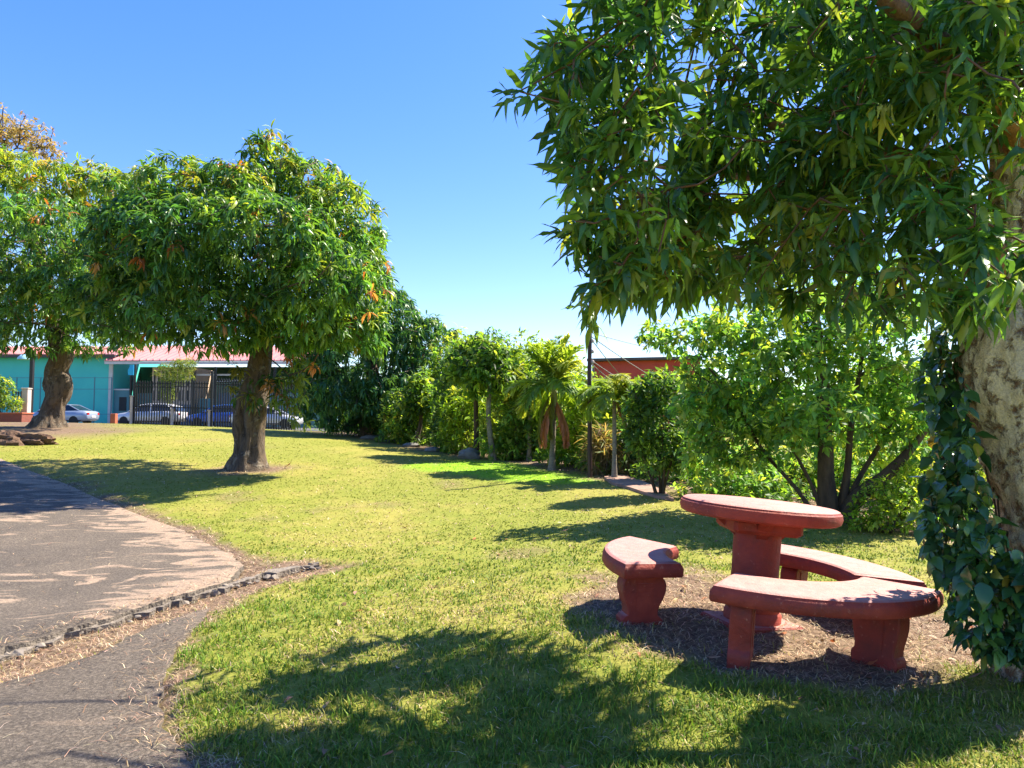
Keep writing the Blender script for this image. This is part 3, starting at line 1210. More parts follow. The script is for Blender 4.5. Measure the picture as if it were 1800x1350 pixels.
u, v = u[k], v[k]
Dc = np.interp(u, [900, 1050, 1200, 1500, 1800, 2100, 2300], [5.5, 5.4, 5.0, 4.3, 3.8, 3.3, 3.0])
D = Dc + rng.uniform(-1.0, 1.0, len(u)) * np.interp(u, [900, 1100, 1800], [.45, .8, 1.1])
D = np.where((u < 1180) & (rng.random(len(u)) < .75), rng.uniform(3.3, 5.6, len(u)), D)
dd = FWD + RGT * ((u - 900) / FPX)[:, None] + UPV * ((675 - v) / FPX)[:, None]
NP = EYE + dd * (D / dd[:, 1])[:, None]
k = shadow_ok(NP)
for sc_, hh_, rad_, pr_ in ((0, .75, .72, 1.0), (0, .38, 1.25, .93)):
    q_ = NP - SUN[None] * ((NP[:, 2] - TO[2] - hh_) / SUN[2])[:, None]
    k &= (np.hypot(q_[:, 0] - TO[0], q_[:, 1] - TO[1]) > rad_) | (rng.random(len(k)) > pr_)
q_ = NP - SUN[None] * ((NP[:, 2] - .1) / SUN[2])[:, None]
su_, sv_, _ = shadow_px(NP)
k &= (fbm(q_[:, 0] * 2.5 + 3, q_[:, 1] * 2.5, 61, 2) < .425) | (rng.random(len(k)) < .03) | (sv_ > 1480) | (su_ < 0)
NP, u, v = NP[k], u[k], v[k]
infr = (u < 1850) & (v > -60)
clear = ~((u > 1725) & (v > 170) & (NP[:, 1] < 4.1) & (rng.random(len(u)) < .85))
NP, u, v, infr = NP[clear], u[clear], v[clear], infr[clear]
# the edge of the crown needs its full share of shoots, the part out of sight fewer
sel = np.r_[np.nonzero(infr)[0][:1300], np.nonzero(~infr)[0][:110]]
NP = NP[sel]
extra = np.array([at(1742, 548, 3.45), at(1690, 95, 2.95), at(1420, 70, 3.6), at(935, 120, 5.6), at(1000, 40, 5.5), at(985, 340, 5.4), at(1000, 400, 5.3), at(1030, 530, 5.3), at(1045, 565, 5.35),
                  at(1290, 470, 4.2), at(1460, 250, 3.6), at(1560, 420, 3.5), at(1350, 330, 3.9), at(1120, 330, 4.6)])
NP = np.concatenate([NP, extra])
cc = np.array([3.0, 4.2, 3.8])
NA = unit(NP - cc) * .55 + rng.normal(0, .35, NP.shape) + np.array([0, -.1, .15])
ncol = pick_cols(len(NP), [(.05, .135, .045), (.076, .185, .045), (.12, .235, .042), (.2, .315, .048), (.29, .35, .058), (.4, .2, .05)], [3, 4, 4, 2, .8, .06])
lp, ld, ll, lw, lc = rosettes(NP, NA, 11, .212, .205, (30, 110), ncol, .55)
sz_ = np.clip(np.hypot(lp[:, 0], lp[:, 1]) / 5.2, .74, 1)
ll, lw = ll * sz_, lw * sz_
pu, pv, pz = proj(lp + ld * ll[:, None] * .5)
vis = (pu > 0) & (pu < 1800) & (pv > 0) & (pv < 1350)
big = ll * FPX / pz
cell = {}
for i in np.argsort(pz):
    if vis[i] and big[i] > 30:
        c = (int(pu[i] // 34), int(pv[i] // 34))
        if c not in cell:
            cell[c] = i
one = sorted(cell.values(), key=lambda i: -big[i])[:300]
rest = np.ones(len(lp), bool)
rest[one] = False
nt_root = empty('mango_tree', tuple(nb), label='large mango tree with flaking cream bark overhanging the table', cat='tree')
wv, wt = joinm(*woods)
mesh_np('trunk', wv - nb, wt, M_BARK_NEAR, nt_root)
M_BARK_LIMB = mat_bark('orange brown limb bark', (.12, .05, .025), (.30, .15, .075), (.36, .26, .18), 14, .3, .5, .7)
for lv_, lt_ in limb_meshes:
    mesh_np('limb', lv_ - nb, lt_, M_BARK_LIMB, nt_root)
gv, gt = grow(nodes, nrad, NP, .25, .0034, .42, .07, 5, skip=5)
mesh_np('branches', gv - nb, gt, M_BARK_TWIG, nt_root)['kind'] = 'stuff'
fv, ft, fc = leaves(lp[rest], ld[rest], ll[rest], lw[rest], lc[rest], T_NEAR, .5)
o = mesh_np('crown', fv - nb, ft, M_LEAF, nt_root, cols=fc)
o['kind'] = 'stuff'


def single_leaves(idx, P, D, L, W, tm, mat, parent, org, name='leaf'):
    ms = []
    for tv, tt in tm:
        me = bpy.data.meshes.new(name)
        me.from_pydata(tv.tolist(), [], tt.tolist())
        me.polygons.foreach_set('use_smooth', [True] * len(me.polygons))
        me.materials.append(mat)
        ms.append(me)
    x, y, z = frames(D[idx], rng.normal(0, .45, len(idx)))
    for j, i in enumerate(idx):
        o = bpy.data.objects.new(name, ms[j % len(ms)])
        COL.objects.link(o)
        o.parent = parent
        m = Matrix(((x[j][0] * W[i], y[j][0] * L[i], z[j][0] * L[i], P[i][0] - org[0]),
                    (x[j][1] * W[i], y[j][1] * L[i], z[j][1] * L[i], P[i][1] - org[1]),
                    (x[j][2] * W[i], y[j][2] * L[i], z[j][2] * L[i], P[i][2] - org[2]), (0, 0, 0, 1)))
        o.matrix_basis = m


single_leaves(np.array(one), lp, ld, ll, lw, T_NEAR, M_LEAF_ONE, nt_root, nb)

# ------------------------------------------------------------------ climbing vine on the near trunk
IVY_POLY = [(1640, 575), (1690, 560), (1690, 640), (1706, 720), (1722, 800), (1742, 900), (1780, 960), (1850, 1000), (1850, 1165), (1760, 1160), (1705, 1135), (1672, 1085), (1668, 1030), (1640, 1000), (1612, 945), (1625, 850),
            (1640, 760), (1618, 690), (1615, 630)]
u = rng.uniform(1590, 1850, 9000)
v = rng.uniform(560, 1170, 9000)
k = inpoly(u, v, IVY_POLY)
u, v = u[k][:1900], v[k][:1900]
tc = np.interp(v, [560, 640, 760, 900, 1050, 1200], [1798, 1790, 1818, 1852, 1868, 1872])
edge = np.clip((tc - u) / 85, 0, 2.6)
D = 4.12 - .30 * np.sqrt(np.clip(1 - edge ** 2, 0, 1)) + rng.uniform(-.22, .1, len(u)) * np.where(edge > 1, 1.1, .5)
dd = FWD + RGT * ((u - 900) / FPX)[:, None] + UPV * ((675 - v) / FPX)[:, None]
D = D + np.where(u < 1690, .20, -.06)
IP = EYE + dd * (D / dd[:, 1])[:, None]
IP[:, 2] = np.maximum(IP[:, 2], gsurf(IP[:, 0], IP[:, 1]) + .04)
ID = unit(np.c_[rng.normal(-.35, .7, len(u)), rng.normal(-.45, .5, len(u)), rng.normal(-.65, .55, len(u))])
IL = rng.uniform(.05, .10, len(u)) + .05 * (rng.random(len(u)) < .2)
IW = IL * rng.uniform(.42, .62, len(u))
HEART = (.2, .8, 1.0, .92, .65, .3, 0.0)
T_IVY = [leaf_template(6, d, .12, .06, HEART) for d in (.05, .25, .45)]
iroot = empty('climbing_vine', tuple(nb), label='dark green glossy climbing vine hanging from the cream mango trunk', cat='vine')
front = np.argsort(D - .0 * u)
cell = {}
for i in front:
    c = (int(u[i] // 17), int(v[i] // 17))
    if c not in cell and u[i] < 1800:
        cell[c] = i
one = list(cell.values())[:300]
rest = np.ones(len(u), bool)
rest[one] = False
single_leaves(np.array(one), IP, ID, IL, IW, T_IVY, M_IVY, iroot, nb)
icol = pick_cols(len(u), [(.026, .08, .032), (.042, .12, .036), (.07, .17, .034), (.3, .22, .05)], [4, 4, 2, .2])
M_IVY2 = mat_leaf('glossy vine leaf tissue of the inner mass', .32, .22, (1.3, 1.25, .4), .5)
fv, ft, fc = leaves(IP[rest], ID[rest], IL[rest], IW[rest], icol[rest], T_IVY, .5)
mesh_np('foliage', fv - nb, ft, M_IVY2, iroot, cols=fc)['kind'] = 'stuff'
b = MB()
for i in range(16):
    uu = random.uniform(1630, 1790)
    pts = []
    for vv in range(590, 1131, 60):
        t_ = np.interp(vv, [560, 640, 760, 900, 1050, 1200], [1798, 1790, 1818, 1852, 1868, 1872])
        s = min(uu + (t_ - 1800) * .6 + random.uniform(-6, 6), 1850)
        pts.append(at(s, vv, 4.24 + random.uniform(-.03, .03)) - nb)
    b.tube(pts, .005, 5)
b.build('stems', M_BARK_DARK, iroot, True)

# ------------------------------------------------------------------ mango trees across the lawn
def mango(label, base, lobes, n, L0, path, rad, flush_sun=.05, per=11, extra=None, seed=1, amp=.1, inner=.35, group='mango trees on the far side of the lawn', pal=PAL_MANGO, wts=(3, 4, 4, 1.6, .5), sag=.35, name='mango_tree', flare=.28, grooves=()):
    base = np.array(base, float)
    P1, N1 = lobes_pts(lobes, int(n * (1 - inner)), (.84, 1.03), .72)
    P2, N2 = lobes_pts(lobes, int(n * inner), (.35, .84), .25)
    P, N = np.concatenate([P1, P2]), np.concatenate([N1, N2])
    if extra is not None:
        P = np.concatenate([P, extra[0]])
        N = np.concatenate([N, extra[1]])
    A = N * .7 + np.array([0, 0, .45]) + rng.normal(0, .35, P.shape)
    col = pick_cols(len(P), pal, wts)
    ztop = P[:, 2] - P[:, 2].min()
    up = (ztop / ztop.max() > .72) & (rng.random(len(P)) < flush_sun * 4)
    rnd = (rng.random(len(P)) < flush_sun * .12)
    col[up] = pick_cols(int(up.sum()), [(.30, .34, .05), (.36, .26, .07), (.22, .32, .045)], [2, .5, 3])  # crown tops: sunlit yellow painted into the colour, besides young flush leaves
    col[rnd] = pick_cols(int(rnd.sum()), [(.36, .13, .05), (.4, .2, .06)], [1, 1])
    if extra is not None:
        col[-len(extra[0]):] = extra[2]
    lp, ld, ll, lw, lc = rosettes(P, A, per, L0, .2, (40, 105), col, sag)
    fol = leaves(lp, ld, ll, lw, lc, T_FAR, .4)
    wood = loft_trunk(path, rad, 64, amp, seed, flare, 5, True, grooves)
    nd_ = list(path)
    nr_ = list(rad)
    sub = rng.choice(len(P), min(len(P), 420), replace=False)
    tw = grow(nd_, nr_, P[sub], .45, .009, .5, .08, 5, skip=len(nd_) - 2)
    return tree(name, label, 'tree', base, wood, fol, M_BARK_MANGO, M_LEAF, group, tw, M_BARK_MANGO)


def P3(pts):
    return [at(*p) for p in pts]


b1 = G(*at(440, 826, 15.0)[:2])
k15 = 15 / FPX
ex_p = np.array(P3([(520, 650, 14.7), (500, 690, 14.6), (530, 700, 14.6), (470, 660, 14.5), (515, 730, 14.6), (455, 700, 14.4), (440, 690, 14.5), (480, 680, 14.5), (500, 665, 14.8), (655, 512, 13.2), (648, 545, 13.2), (555, 645, 14.3), (505, 625, 14.4), (520, 615, 14.4), (425, 650, 14.6), (535, 665, 14.5), (490, 710, 14.5)]))
ex_n = unit(np.array([(.8, -.5, 0)] * 9 + [(.5, -.8, 0)] * 8) + rng.normal(0, .3, (17, 3)))
ex_c = np.array([(.11, .2, .03), (.09, .18, .03), (.16, .24, .04), (.03, .09, .02), (.15, .22, .03), (.05, .13, .02), (.2, .2, .03), (.42, .2, .07), (.12, .2, .03), (.5, .19, .08), (.46, .2, .08), (.5, .2, .09), (.42, .15, .07), (.4, .14, .07), (.2, .2, .03), (.2, .26, .04), (.12, .2, .03)])
_j = rng.normal(0, 1, (4, 17, 3)) * [.16, .12, .16]
ex_p = np.concatenate([ex_p] + [(ex_p[[*range(9), 14, 15, 16] * 1] + _j[q][:12]) for q in range(4)])
ex_n = np.concatenate([ex_n] + [unit(ex_n[:12] + rng.normal(0, .4, (12, 3))) for q in range(4)])
ex_c = np.concatenate([ex_c] + [ex_c[[*range(9), 14, 15, 16]] * rng.uniform(.6, 1.1, (12, 1)) for q in range(4)])
mango('mango tree with a bushy rounded crown standing alone on the lawn', b1,
      [LB(420, 450, 15, 215, 135, 2.6), LB(478, 285, 15, 48, 45, .8), LB(545, 335, 15, 70, 55, 1.1), LB(330, 335, 14.6, 85, 55, 1.2), LB(600, 400, 15, 78, 85, 1.4), LB(640, 500, 14.8, 48, 90, 1.1), LB(255, 440, 14.6, 85, 100, 1.4),
       LB(235, 538, 14.6, 85, 66, 1.2), LB(370, 555, 13.6, 125, 60, 1.3), LB(520, 550, 13.8, 110, 56, 1.2), LB(625, 575, 14.6, 52, 42, .8), LB(330, 420, 12.9, 100, 75, .9), LB(470, 410, 12.8, 110, 75, .9), LB(160, 505, 14.4, 40, 35, .6),
       LB(420, 330, 14.2, 70, 45, .9), LB(220, 340, 15, 45, 40, .7), LB(560, 480, 12.9, 90, 70, .8)],
      4900, .215, [b1 + [-.02, 0, -.12]] + P3([(440, 770, 15), (442, 715, 15), (452, 660, 15), (458, 615, 15), (462, 560, 15)]),
      [.30, .265, .30, .23, .21, .16], .09, extra=(ex_p, ex_n, ex_c), seed=4, amp=.13, flare=.4,
      grooves=[(R(-105), -.30, .16, .75, 1.55), (R(-78), .14, .25, .6, 1.5), (R(-140), .16, .3, .7, 1.6), (R(-25), .25, .35, 1.0, 1.5), (R(170), .5, .35, -.2, .45), (R(-60), -.12, .2, 0.1, .9), (R(-120), -.14, .12, -.1, .7)])

b2 = G(*at(88, 751, 22)[:2])
mango('mango tree with a knobbly trunk in front of the teal wall', b2,
      [LB(60, 450, 22, 170, 125, 2.8), LB(-80, 430, 22, 150, 130, 2.8), LB(30, 330, 22, 130, 60, 1.8), LB(165, 340, 23, 60, 60, 1.3), LB(170, 560, 21.5, 75, 62, 1.4), LB(40, 560, 20.5, 120, 60, 1.6), LB(-80, 550, 21, 100, 60, 1.6),
       LB(190, 450, 22.5, 50, 80, 1.3), LB(10, 290, 22.5, 60, 30, 1.0), LB(60, 430, 19.5, 120, 80, 1.0), LB(130, 500, 19.8, 80, 70, 1.0)],
      4300, .245, [b2 + [0, 0, -.12]] + P3([(92, 715, 22), (104, 680, 22), (98, 655, 22), (108, 625, 22), (100, 580, 22)]),
      [.40, .31, .33, .31, .30, .24], .18, seed=9, amp=.15,
      grooves=[(R(185), .35, .4, 1.0, 1.7), (R(-20), .3, .5, 1.2, 1.7), (R(-90), -.15, .3, 1.3, 1.8), (R(200), .5, .4, -.2, .5), (R(-40), -.15, .2, .1, 1.0)])

b3 = G(*at(650, 767, 27)[:2])
mango('dark dense mango tree with foliage down to the ground', b3,
      [LB(640, 640, 27, 110, 110, 2.6), LB(680, 560, 27, 60, 60, 1.6), LB(752, 645, 27, 58, 92, 1.6), LB(770, 690, 26.5, 40, 60, 1.2), LB(600, 700, 26, 80, 55, 1.8), LB(700, 700, 26, 75, 55, 1.8), LB(580, 620, 27, 60, 80, 1.6), LB(715, 600, 26.5, 50, 60, 1.3)],
      2700, .3, [b3 + [0, 0, -.1]] + P3([(650, 720, 27), (655, 680, 27), (650, 620, 27)]), [.4, .3, .28, .2], .01, seed=12,
      pal=[(.042, .12, .055), (.058, .155, .058), (.09, .2, .055), (.2, .3, .055)], wts=(4, 4, 3, .8), sag=.6)

# crown with tan leaves far behind
b4 = G(*at(96, 742, 34)[:2])
P, N = lobes_pts([LB(0, 225, 34, 75, 40, 2.2), LB(60, 245, 34, 45, 30, 1.4), LB(-60, 240, 34, 70, 40, 2), LB(85, 265, 34, 25, 25, 1)], 900, (.2, 1.05), .1)
col = pick_cols(len(P), [(.27, .2, .12), (.32, .25, .14), (.2, .17, .09), (.19, .19, .08)], [3, 3, 2, 1.5])
lp, ld, ll, lw, lc = rosettes(P, N + [0, 0, .3], 7, .2, .3, (20, 120), col, .1)
path = [b4 + [0, 0, -.1]] + P3([(100, 620, 34), (70, 450, 34), (30, 330, 34), (12, 280, 34)])
tree('dry_crowned_tree', 'tall tree with sparse tan leaves behind the mango crowns', 'tree', b4, loft_trunk(path, [.4, .33, .28, .22, .15], 14, .06, 3, .2), leaves(lp, ld, ll, lw, lc, T_SMALL, .5), M_BARK_DARK, M_LEAF_SOFT,
     None, grow(path, [.4, .33, .28, .22, .15], P[rng.choice(len(P), 260, replace=False)], .6, .014, .5, .12, 4, skip=3), M_BARK_DARK)


# ------------------------------------------------------------------ planting along the far edge
def bush(name, label, base, lobes, n, L0, Wr, pal, wts, stems=5, per=7, spread=.25, group=None, cat='shrub', sr=.02, tm=None, sag=.15, th=(25, 110), inner=.45, mat=None, twn=120):
    base = np.array(base, float)
    P1, N1 = lobes_pts(lobes, int(n * (1 - inner)), (.8, 1.06), .65)
    P2, N2 = lobes_pts(lobes, int(n * inner), (.2, .85), .1)
    P, N = np.concatenate([P1, P2]), np.concatenate([N1, N2])
    g = gsurf(P[:, 0], P[:, 1]) + .05
    k = P[:, 2] > g
    P, N = P[k], N[k]
    col = pick_cols(len(P), pal, wts, .2)
    lp, ld, ll, lw, lc = rosettes(P, N * .8 + [0, 0, .3] + rng.normal(0, .3, P.shape), per, L0, Wr, th, col, sag)
    fol = leaves(lp, ld, ll, lw, lc, tm or T_SMALL, .5)
    lb = np.array(lobes)
    w, nodes_, nr_ = [], [], []
    for s in range(stems):
        q = lb[rng.integers(len(lb))]
        a = base + np.array([rng.normal(0, sr * 1.5), rng.normal(0, sr * 1.5), -.06])
        e = q[:3] + rng.normal(0, .3, 3) * q[3:6]
        m1 = a * .6 + e * .4 + np.array([*(rng.normal(0, spread, 2) * .3), .12 * np.linalg.norm(e - a)])
        pth = [a, a * .75 + m1 * .25 + [0, 0, .02], m1, e]
        rr = [sr, sr * .8, sr * .6, sr * .25]
        w.append(loft_trunk(pth, rr, 7, .06, s, .1))
        nodes_ += [a * (1 - f) + m1 * f for f in (.5, .8)] + [m1 * (1 - f) + e * f for f in (0, .3, .6, 1)]
        nr_ += [sr * .7, sr * .6, sr * .55, sr * .45, sr * .35, sr * .25]
    tw = grow(nodes_, nr_, P[rng.choice(len(P), min(len(P), twn), replace=False)], .3, .004, .45, .08, 4)
    return tree(name, label, cat, base, joinm(*w), fol, M_BARK_DARK, mat or M_LEAF_SOFT, group, tw)


PAL_MID = [(0.1, 0.203, 0.038), (0.154, 0.28, 0.044), (0.262, 0.356, 0.057), (0.385, 0.432, 0.07)]
PAL_LIME = [(0.16, 0.275, 0.025), (0.235, 0.357, 0.036), (0.309, 0.398, 0.051), (0.107, 0.204, 0.025)]
PAL_DEEP = [(0.049, 0.113, 0.032), (0.082, 0.177, 0.041), (0.142, 0.248, 0.048)]
PAL_FRESH = [(0.101, 0.236, 0.059), (0.16, 0.328, 0.072), (0.26, 0.407, 0.079), (0.4, 0.486, 0.079)]
BG = 'shrubs along the far edge of the lawn'


def gb(u, v, D):
    return G(*at(u, v, D)[:2])


# bright tree with a forked trunk behind the table
gt_b = gb(1468, 915, 9.3)
lob = [LB(1300, 640, 9.6, 100, 80, .9), LB(1420, 590, 9.4, 110, 85, 1.0), LB(1530, 620, 9.4, 95, 85, .9), LB(1250, 720, 9.6, 62, 55, .6), LB(1330, 760, 9.4, 90, 62, .8), LB(1440, 720, 8.8, 90, 60, .6), LB(1550, 740, 9.6, 70, 80, .8),
       LB(1165, 590, 9.8, 45, 28, .35), LB(1230, 590, 9.8, 65, 40, .5), LB(1600, 690, 9.2, 50, 80, .6), LB(1380, 680, 10.2, 150, 90, .7), LB(1240, 800, 9.8, 40, 40, .4), LB(1480, 505, 9.6, 110, 48, .7), LB(1340, 560, 9.7, 100, 48, .6), LB(1570, 545, 9.5, 70, 50, .6)]
P1, N1 = lobes_pts(lob, 1700, (.7, 1.08), .45)
P2, N2 = lobes_pts(lob, 600, (.1, .7), .1)
P, N = np.concatenate([P1, P2]), np.concatenate([N1, N2])
col = pick_cols(len(P), PAL_FRESH, [4, 4, 3, 1.5], .2)
lp, ld, ll, lw, lc = rosettes(P, N * .6 + [0, 0, .3] + rng.normal(0, .5, P.shape), 10, .125, .4, (20, 115), col, .25)
paths = [([gt_b + [-.06, 0, -.08]] + P3([(1452, 840, 9.3), (1450, 760, 9.3), (1447, 680, 9.3), (1440, 600, 9.3), (1432, 530, 9.3)]), [.15, .10, .088, .075, .055, .03]),
         ([gt_b + [.06, 0, -.08]] + P3([(1510, 872, 9.2), (1555, 838, 9.1), (1600, 790, 9.0), (1640, 740, 9.0)]), [.13, .095, .075, .05, .03]),
         ([gt_b + [.02, .02, -.05]] + P3([(1488, 840, 9.3), (1495, 760, 9.3), (1510, 660, 9.3), (1520, 600, 9.3)]), [.07, .045, .038, .03, .02]),
         ([gt_b + [.05, .02, -.05]] + P3([(1500, 860, 9.3), (1560, 760, 9.4), (1600, 690, 9.4), (1630, 640, 9.4)]), [.05, .035, .028, .022, .015]),
         ([gt_b + [-.1, .02, -.05]] + P3([(1430, 860, 9.3), (1395, 790, 9.3), (1365, 720, 9.3)]), [.04, .025, .02, .012]),
         ([gt_b + [-.15, .05, -.05]] + P3([(1400, 860, 9.4), (1340, 790, 9.5), (1290, 700, 9.6), (1240, 640, 9.6)]), [.035, .025, .02, .016, .01])]
w, nodes_, nr_ = [], [], []
for pth, rr in paths:
    w.append(loft_trunk(pth, rr, 12, .09, len(nodes_), .15))
    for i in range(len(pth) - 1):
        for f in (0, .5):
            nodes_.append(pth[i] * (1 - f) + pth[i + 1] * f)
            nr_.append(rr[i] * (1 - f) + rr[i + 1] * f)
tree('forked_tree', 'light green tree with a forked dark trunk behind the table', 'tree', gt_b, joinm(*w), leaves(lp, ld, ll, lw, lc, T_SMALL, .6), M_BARK_DARK, M_LEAF_SOFT, None,
     grow(nodes_, nr_, P[rng.choice(len(P), 700, replace=False)], .25, .0035, .45, .08, 4, skip=2))

bush('lime_shrub', 'low lime green shrub between forked tree and vine', gb(1560, 945, 8.7), [LB(1560, 890, 8.7, 58, 50, .4), LB(1600, 870, 8.9, 45, 55, .35), LB(1520, 915, 8.6, 30, 28, .25)], 520, .07, .42, PAL_LIME, [3, 4, 3, 2], 6, 8, group=BG)
bush('dark_shrub', 'dark green shrub on several thin stems near the pole', gb(1162, 872, 11.5), [LB(1155, 760, 11.5, 52, 72, .45), LB(1165, 690, 11.5, 42, 42, .4), LB(1125, 720, 11.5, 32, 50, .3), LB(1195, 780, 11.5, 32, 50, .3)], 620, .12, .42, PAL_DEEP + [(.1, .17, .03)], [3, 4, 3, 1.4], 7, 7, sr=.025, group=BG)
bush('yellow_green_shrub', 'yellow green shrub topping the dark shrub before the red building', gb(1170, 850, 13.5), [LB(1170, 690, 13.5, 55, 35, .5), LB(1125, 700, 13.5, 32, 30, .4), LB(1215, 710, 13.5, 40, 40, .4)], 420, .15, .4, PAL_LIME, [3, 3, 2, 3], 4, 7, group=BG)
hedge = [(1290, 905, 11.5, 90, 60, 'low tangled shrub under the forked tree crown'), (1400, 900, 12.5, 90, 70, 'leafy shrub behind the table and left of the forked trunk'),
         (1530, 890, 12, 90, 90, 'tall shrub behind the forked trunk'), (1640, 900, 11, 80, 110, 'bright shrub behind the hanging vine'), (1250, 860, 14, 80, 85, 'shrub right behind the dark multi stemmed shrub'),
         (1740, 900, 12, 100, 130, 'shrub behind the cream mango trunk')]
for i, (u_, v_, D_, ru, rv, lab) in enumerate(hedge):
    bb = gb(u_, v_, D_)
    bush('leafy_shrub', lab, bb, [LB(u_, v_ - rv * .9, D_, ru, rv, .7), LB(u_ - ru * .5, v_ - rv * .5, D_, ru * .6, rv * .6, .5), LB(u_ + ru * .5, v_ - rv * .6, D_, ru * .6, rv * .7, .5)],
         520, .13, .4, PAL_MID if i % 2 else PAL_FRESH, [3, 4, 3, 1.5], 6, 7, group=BG)
mid = [(792, 799, 26, 45, 112, 'tall leafy shrub touching the dark mango'), (965, 818, 24, 55, 108, 'tall leafy shrub right behind the palm crown'), (860, 806, 25, 70, 115, 'tall shrub rising behind the boulder and slender trunks'), (930, 812, 23, 60, 112, 'tall shrub behind the tuft left of the palm'), (815, 800, 28, 55, 115, 'tall shrub beyond the slender trees'), (1000, 826, 21, 60, 100, 'tall dark shrub behind the palm and pole'), (800, 799, 22, 38, 98, 'yellow green shrub at the edge of the dark mango'), (820, 800, 21, 45, 65, 'low shrub beneath the slender trees'), (900, 806, 19, 55, 60, 'dark low shrub beside the grey slender trunk'),
       (800, 800, 25, 60, 105, 'pale shrub behind the slender trees'), (950, 815, 19, 40, 85, 'shrub behind the palm with dead fronds'), (1010, 830, 17, 45, 85, 'leafy shrub between the palm and the pole'),
       (720, 785, 24, 45, 50, 'dark shrub under the edge of the dense mango'), (1060, 838, 16, 40, 75, 'yellowish shrub right behind the pole'), (1120, 850, 15, 45, 60, 'shrub behind the little palm')]
for i, (u_, v_, D_, ru, rv, lab) in enumerate(mid):
    bb = gb(u_, v_, D_)
    bush('leafy_shrub', lab, bb, [LB(u_, v_ - rv, D_, ru, rv, .9), LB(u_ - ru * .4, v_ - rv * .5, D_, ru * .7, rv * .55, .7), LB(u_ + ru * .4, v_ - rv * 1.3, D_, ru * .6, rv * .6, .6)],
         520, .19, .34, [PAL_MID, PAL_MID, PAL_DEEP, PAL_LIME][i % 4] if i != 7 else PAL_LIME, [3, 4, 3, 1.5][:len([PAL_MID, PAL_MID, PAL_DEEP, PAL_LIME][i % 4] if i != 7 else PAL_LIME)], 6, 7, group=BG)

# ground cover under the planting, too small to tell apart
X = rng.uniform(-8, 12, 60000)
Y = rng.uniform(8, 30, 60000)
gd_ = np.maximum(np.maximum(polydist(X, Y, DIRT_R), polydist(X, Y, BACK_T)), sstep(0, .6, Y - np.interp(X, [-6, 0, 1.2, 2.4, 5, 12], [27.5, 18.5, 15.5, 12.6, 9.9, 8.6])) - .35)
k = (gd_ > .12) & (fbm(X * .9, Y * .9, 81, 3) > .44) & (Y < np.interp(X, [-6, 0, 1.2, 2.4, 5, 12], [33, 25, 22, 19, 17, 15]))
X, Y = X[k][:3200], Y[k][:3200]
P = np.c_[X, Y, gsurf(X, Y) + rng.uniform(.02, .3, len(X)) * np.clip(Y / 14, .6, 1.3)]
col = pick_cols(len(P), PAL_DEEP + PAL_MID[:2] + [(.34, .25, .12)], [3, 4, 3, 2, 2, .7], .22)
lp, ld, ll, lw, lc = rosettes(P, np.tile([0, 0, 1.0], (len(P), 1)) + rng.normal(0, .4, P.shape), 7, .15, .32, (20, 90), col, .1)
v_, t_, c_ = leaves(lp, ld, ll, lw, lc, T_SMALL, .5)
tag(mesh_np('undergrowth', v_, t_, M_LEAF_SOFT, cols=c_), 'low green undergrowth beneath the shrubs and trees', 'undergrowth', kind='stuff')
bush('dry_grass_clump', 'tan dry grass clump between the pole and the little palm', gb(1056, 836, 14.6), [LB(1058, 790, 14.6, 26, 42, .3), LB(1100, 815, 14.4, 22, 26, .3)], 170, .42, .05, [(.26, .21, .13), (.2, .15, .09), (.16, .2, .07)], [3, 3, 2], 3, 8, sag=.3, tm=T_BLADE, twn=10)

# slender trees
slim = [(868, 808, 18.5, 862, 640, 48, 48, 'slender tree with a pale grey trunk', True), (838, 803, 19.5, 835, 630, 50, 42, 'slender tree with a thin brown trunk and rounded top', False),
        (905, 806, 20, 905, 660, 40, 50, 'slender tree with a yellow green top beside the palm', False), (728, 790, 23, 738, 690, 28, 40, 'slim dark stemmed tree at the side of the dense mango', False)]
for i, (u_, v_, D_, cu, cv, ru, rv, lab, pale) in enumerate(slim):
    bb = gb(u_, v_, D_)
    lob = [LB(cu, cv, D_, ru, rv, .8), LB(cu - ru * .5, cv + rv * .6, D_, ru * .7, rv * .6, .6), LB(cu + ru * .5, cv + rv * .4, D_, ru * .6, rv * .6, .6), LB(cu, cv - rv * .5, D_, ru * .6, rv * .5, .5)]
    P1, N1 = lobes_pts(lob, 420, (.3, 1.08), .3)
    pal = PAL_LIME if i == 2 else PAL_MID[:3] + [(.03, .08, .02)]
    col = pick_cols(len(P1), pal, [3, 4, 2, 3])
    lp, ld, ll, lw, lc = rosettes(P1, N1 + [0, 0, .2], 7, .21, .36, (25, 110), col, .25)
    path = [bb + [0, 0, -.06], bb * .5 + at(cu, cv, D_) * .5 + [rng.normal(0, .05), 0, 0], at(cu, cv + rv * .4, D_), at(cu, cv - rv * .3, D_)]
    rr = [.075, .06, .05, .02]
    tree('slender_tree', lab, 'tree', bb, loft_trunk(path, rr, 10, .04, i, .15), leaves(lp, ld, ll, lw, lc, T_SMALL, .5), M_BARK_PALM if pale else M_BARK_DARK, M_LEAF_SOFT, 'slender trees at the far edge',
         grow(path, rr, P1[rng.choice(len(P1), 90, replace=False)], .4, .007, .45, .08, 4, skip=1))


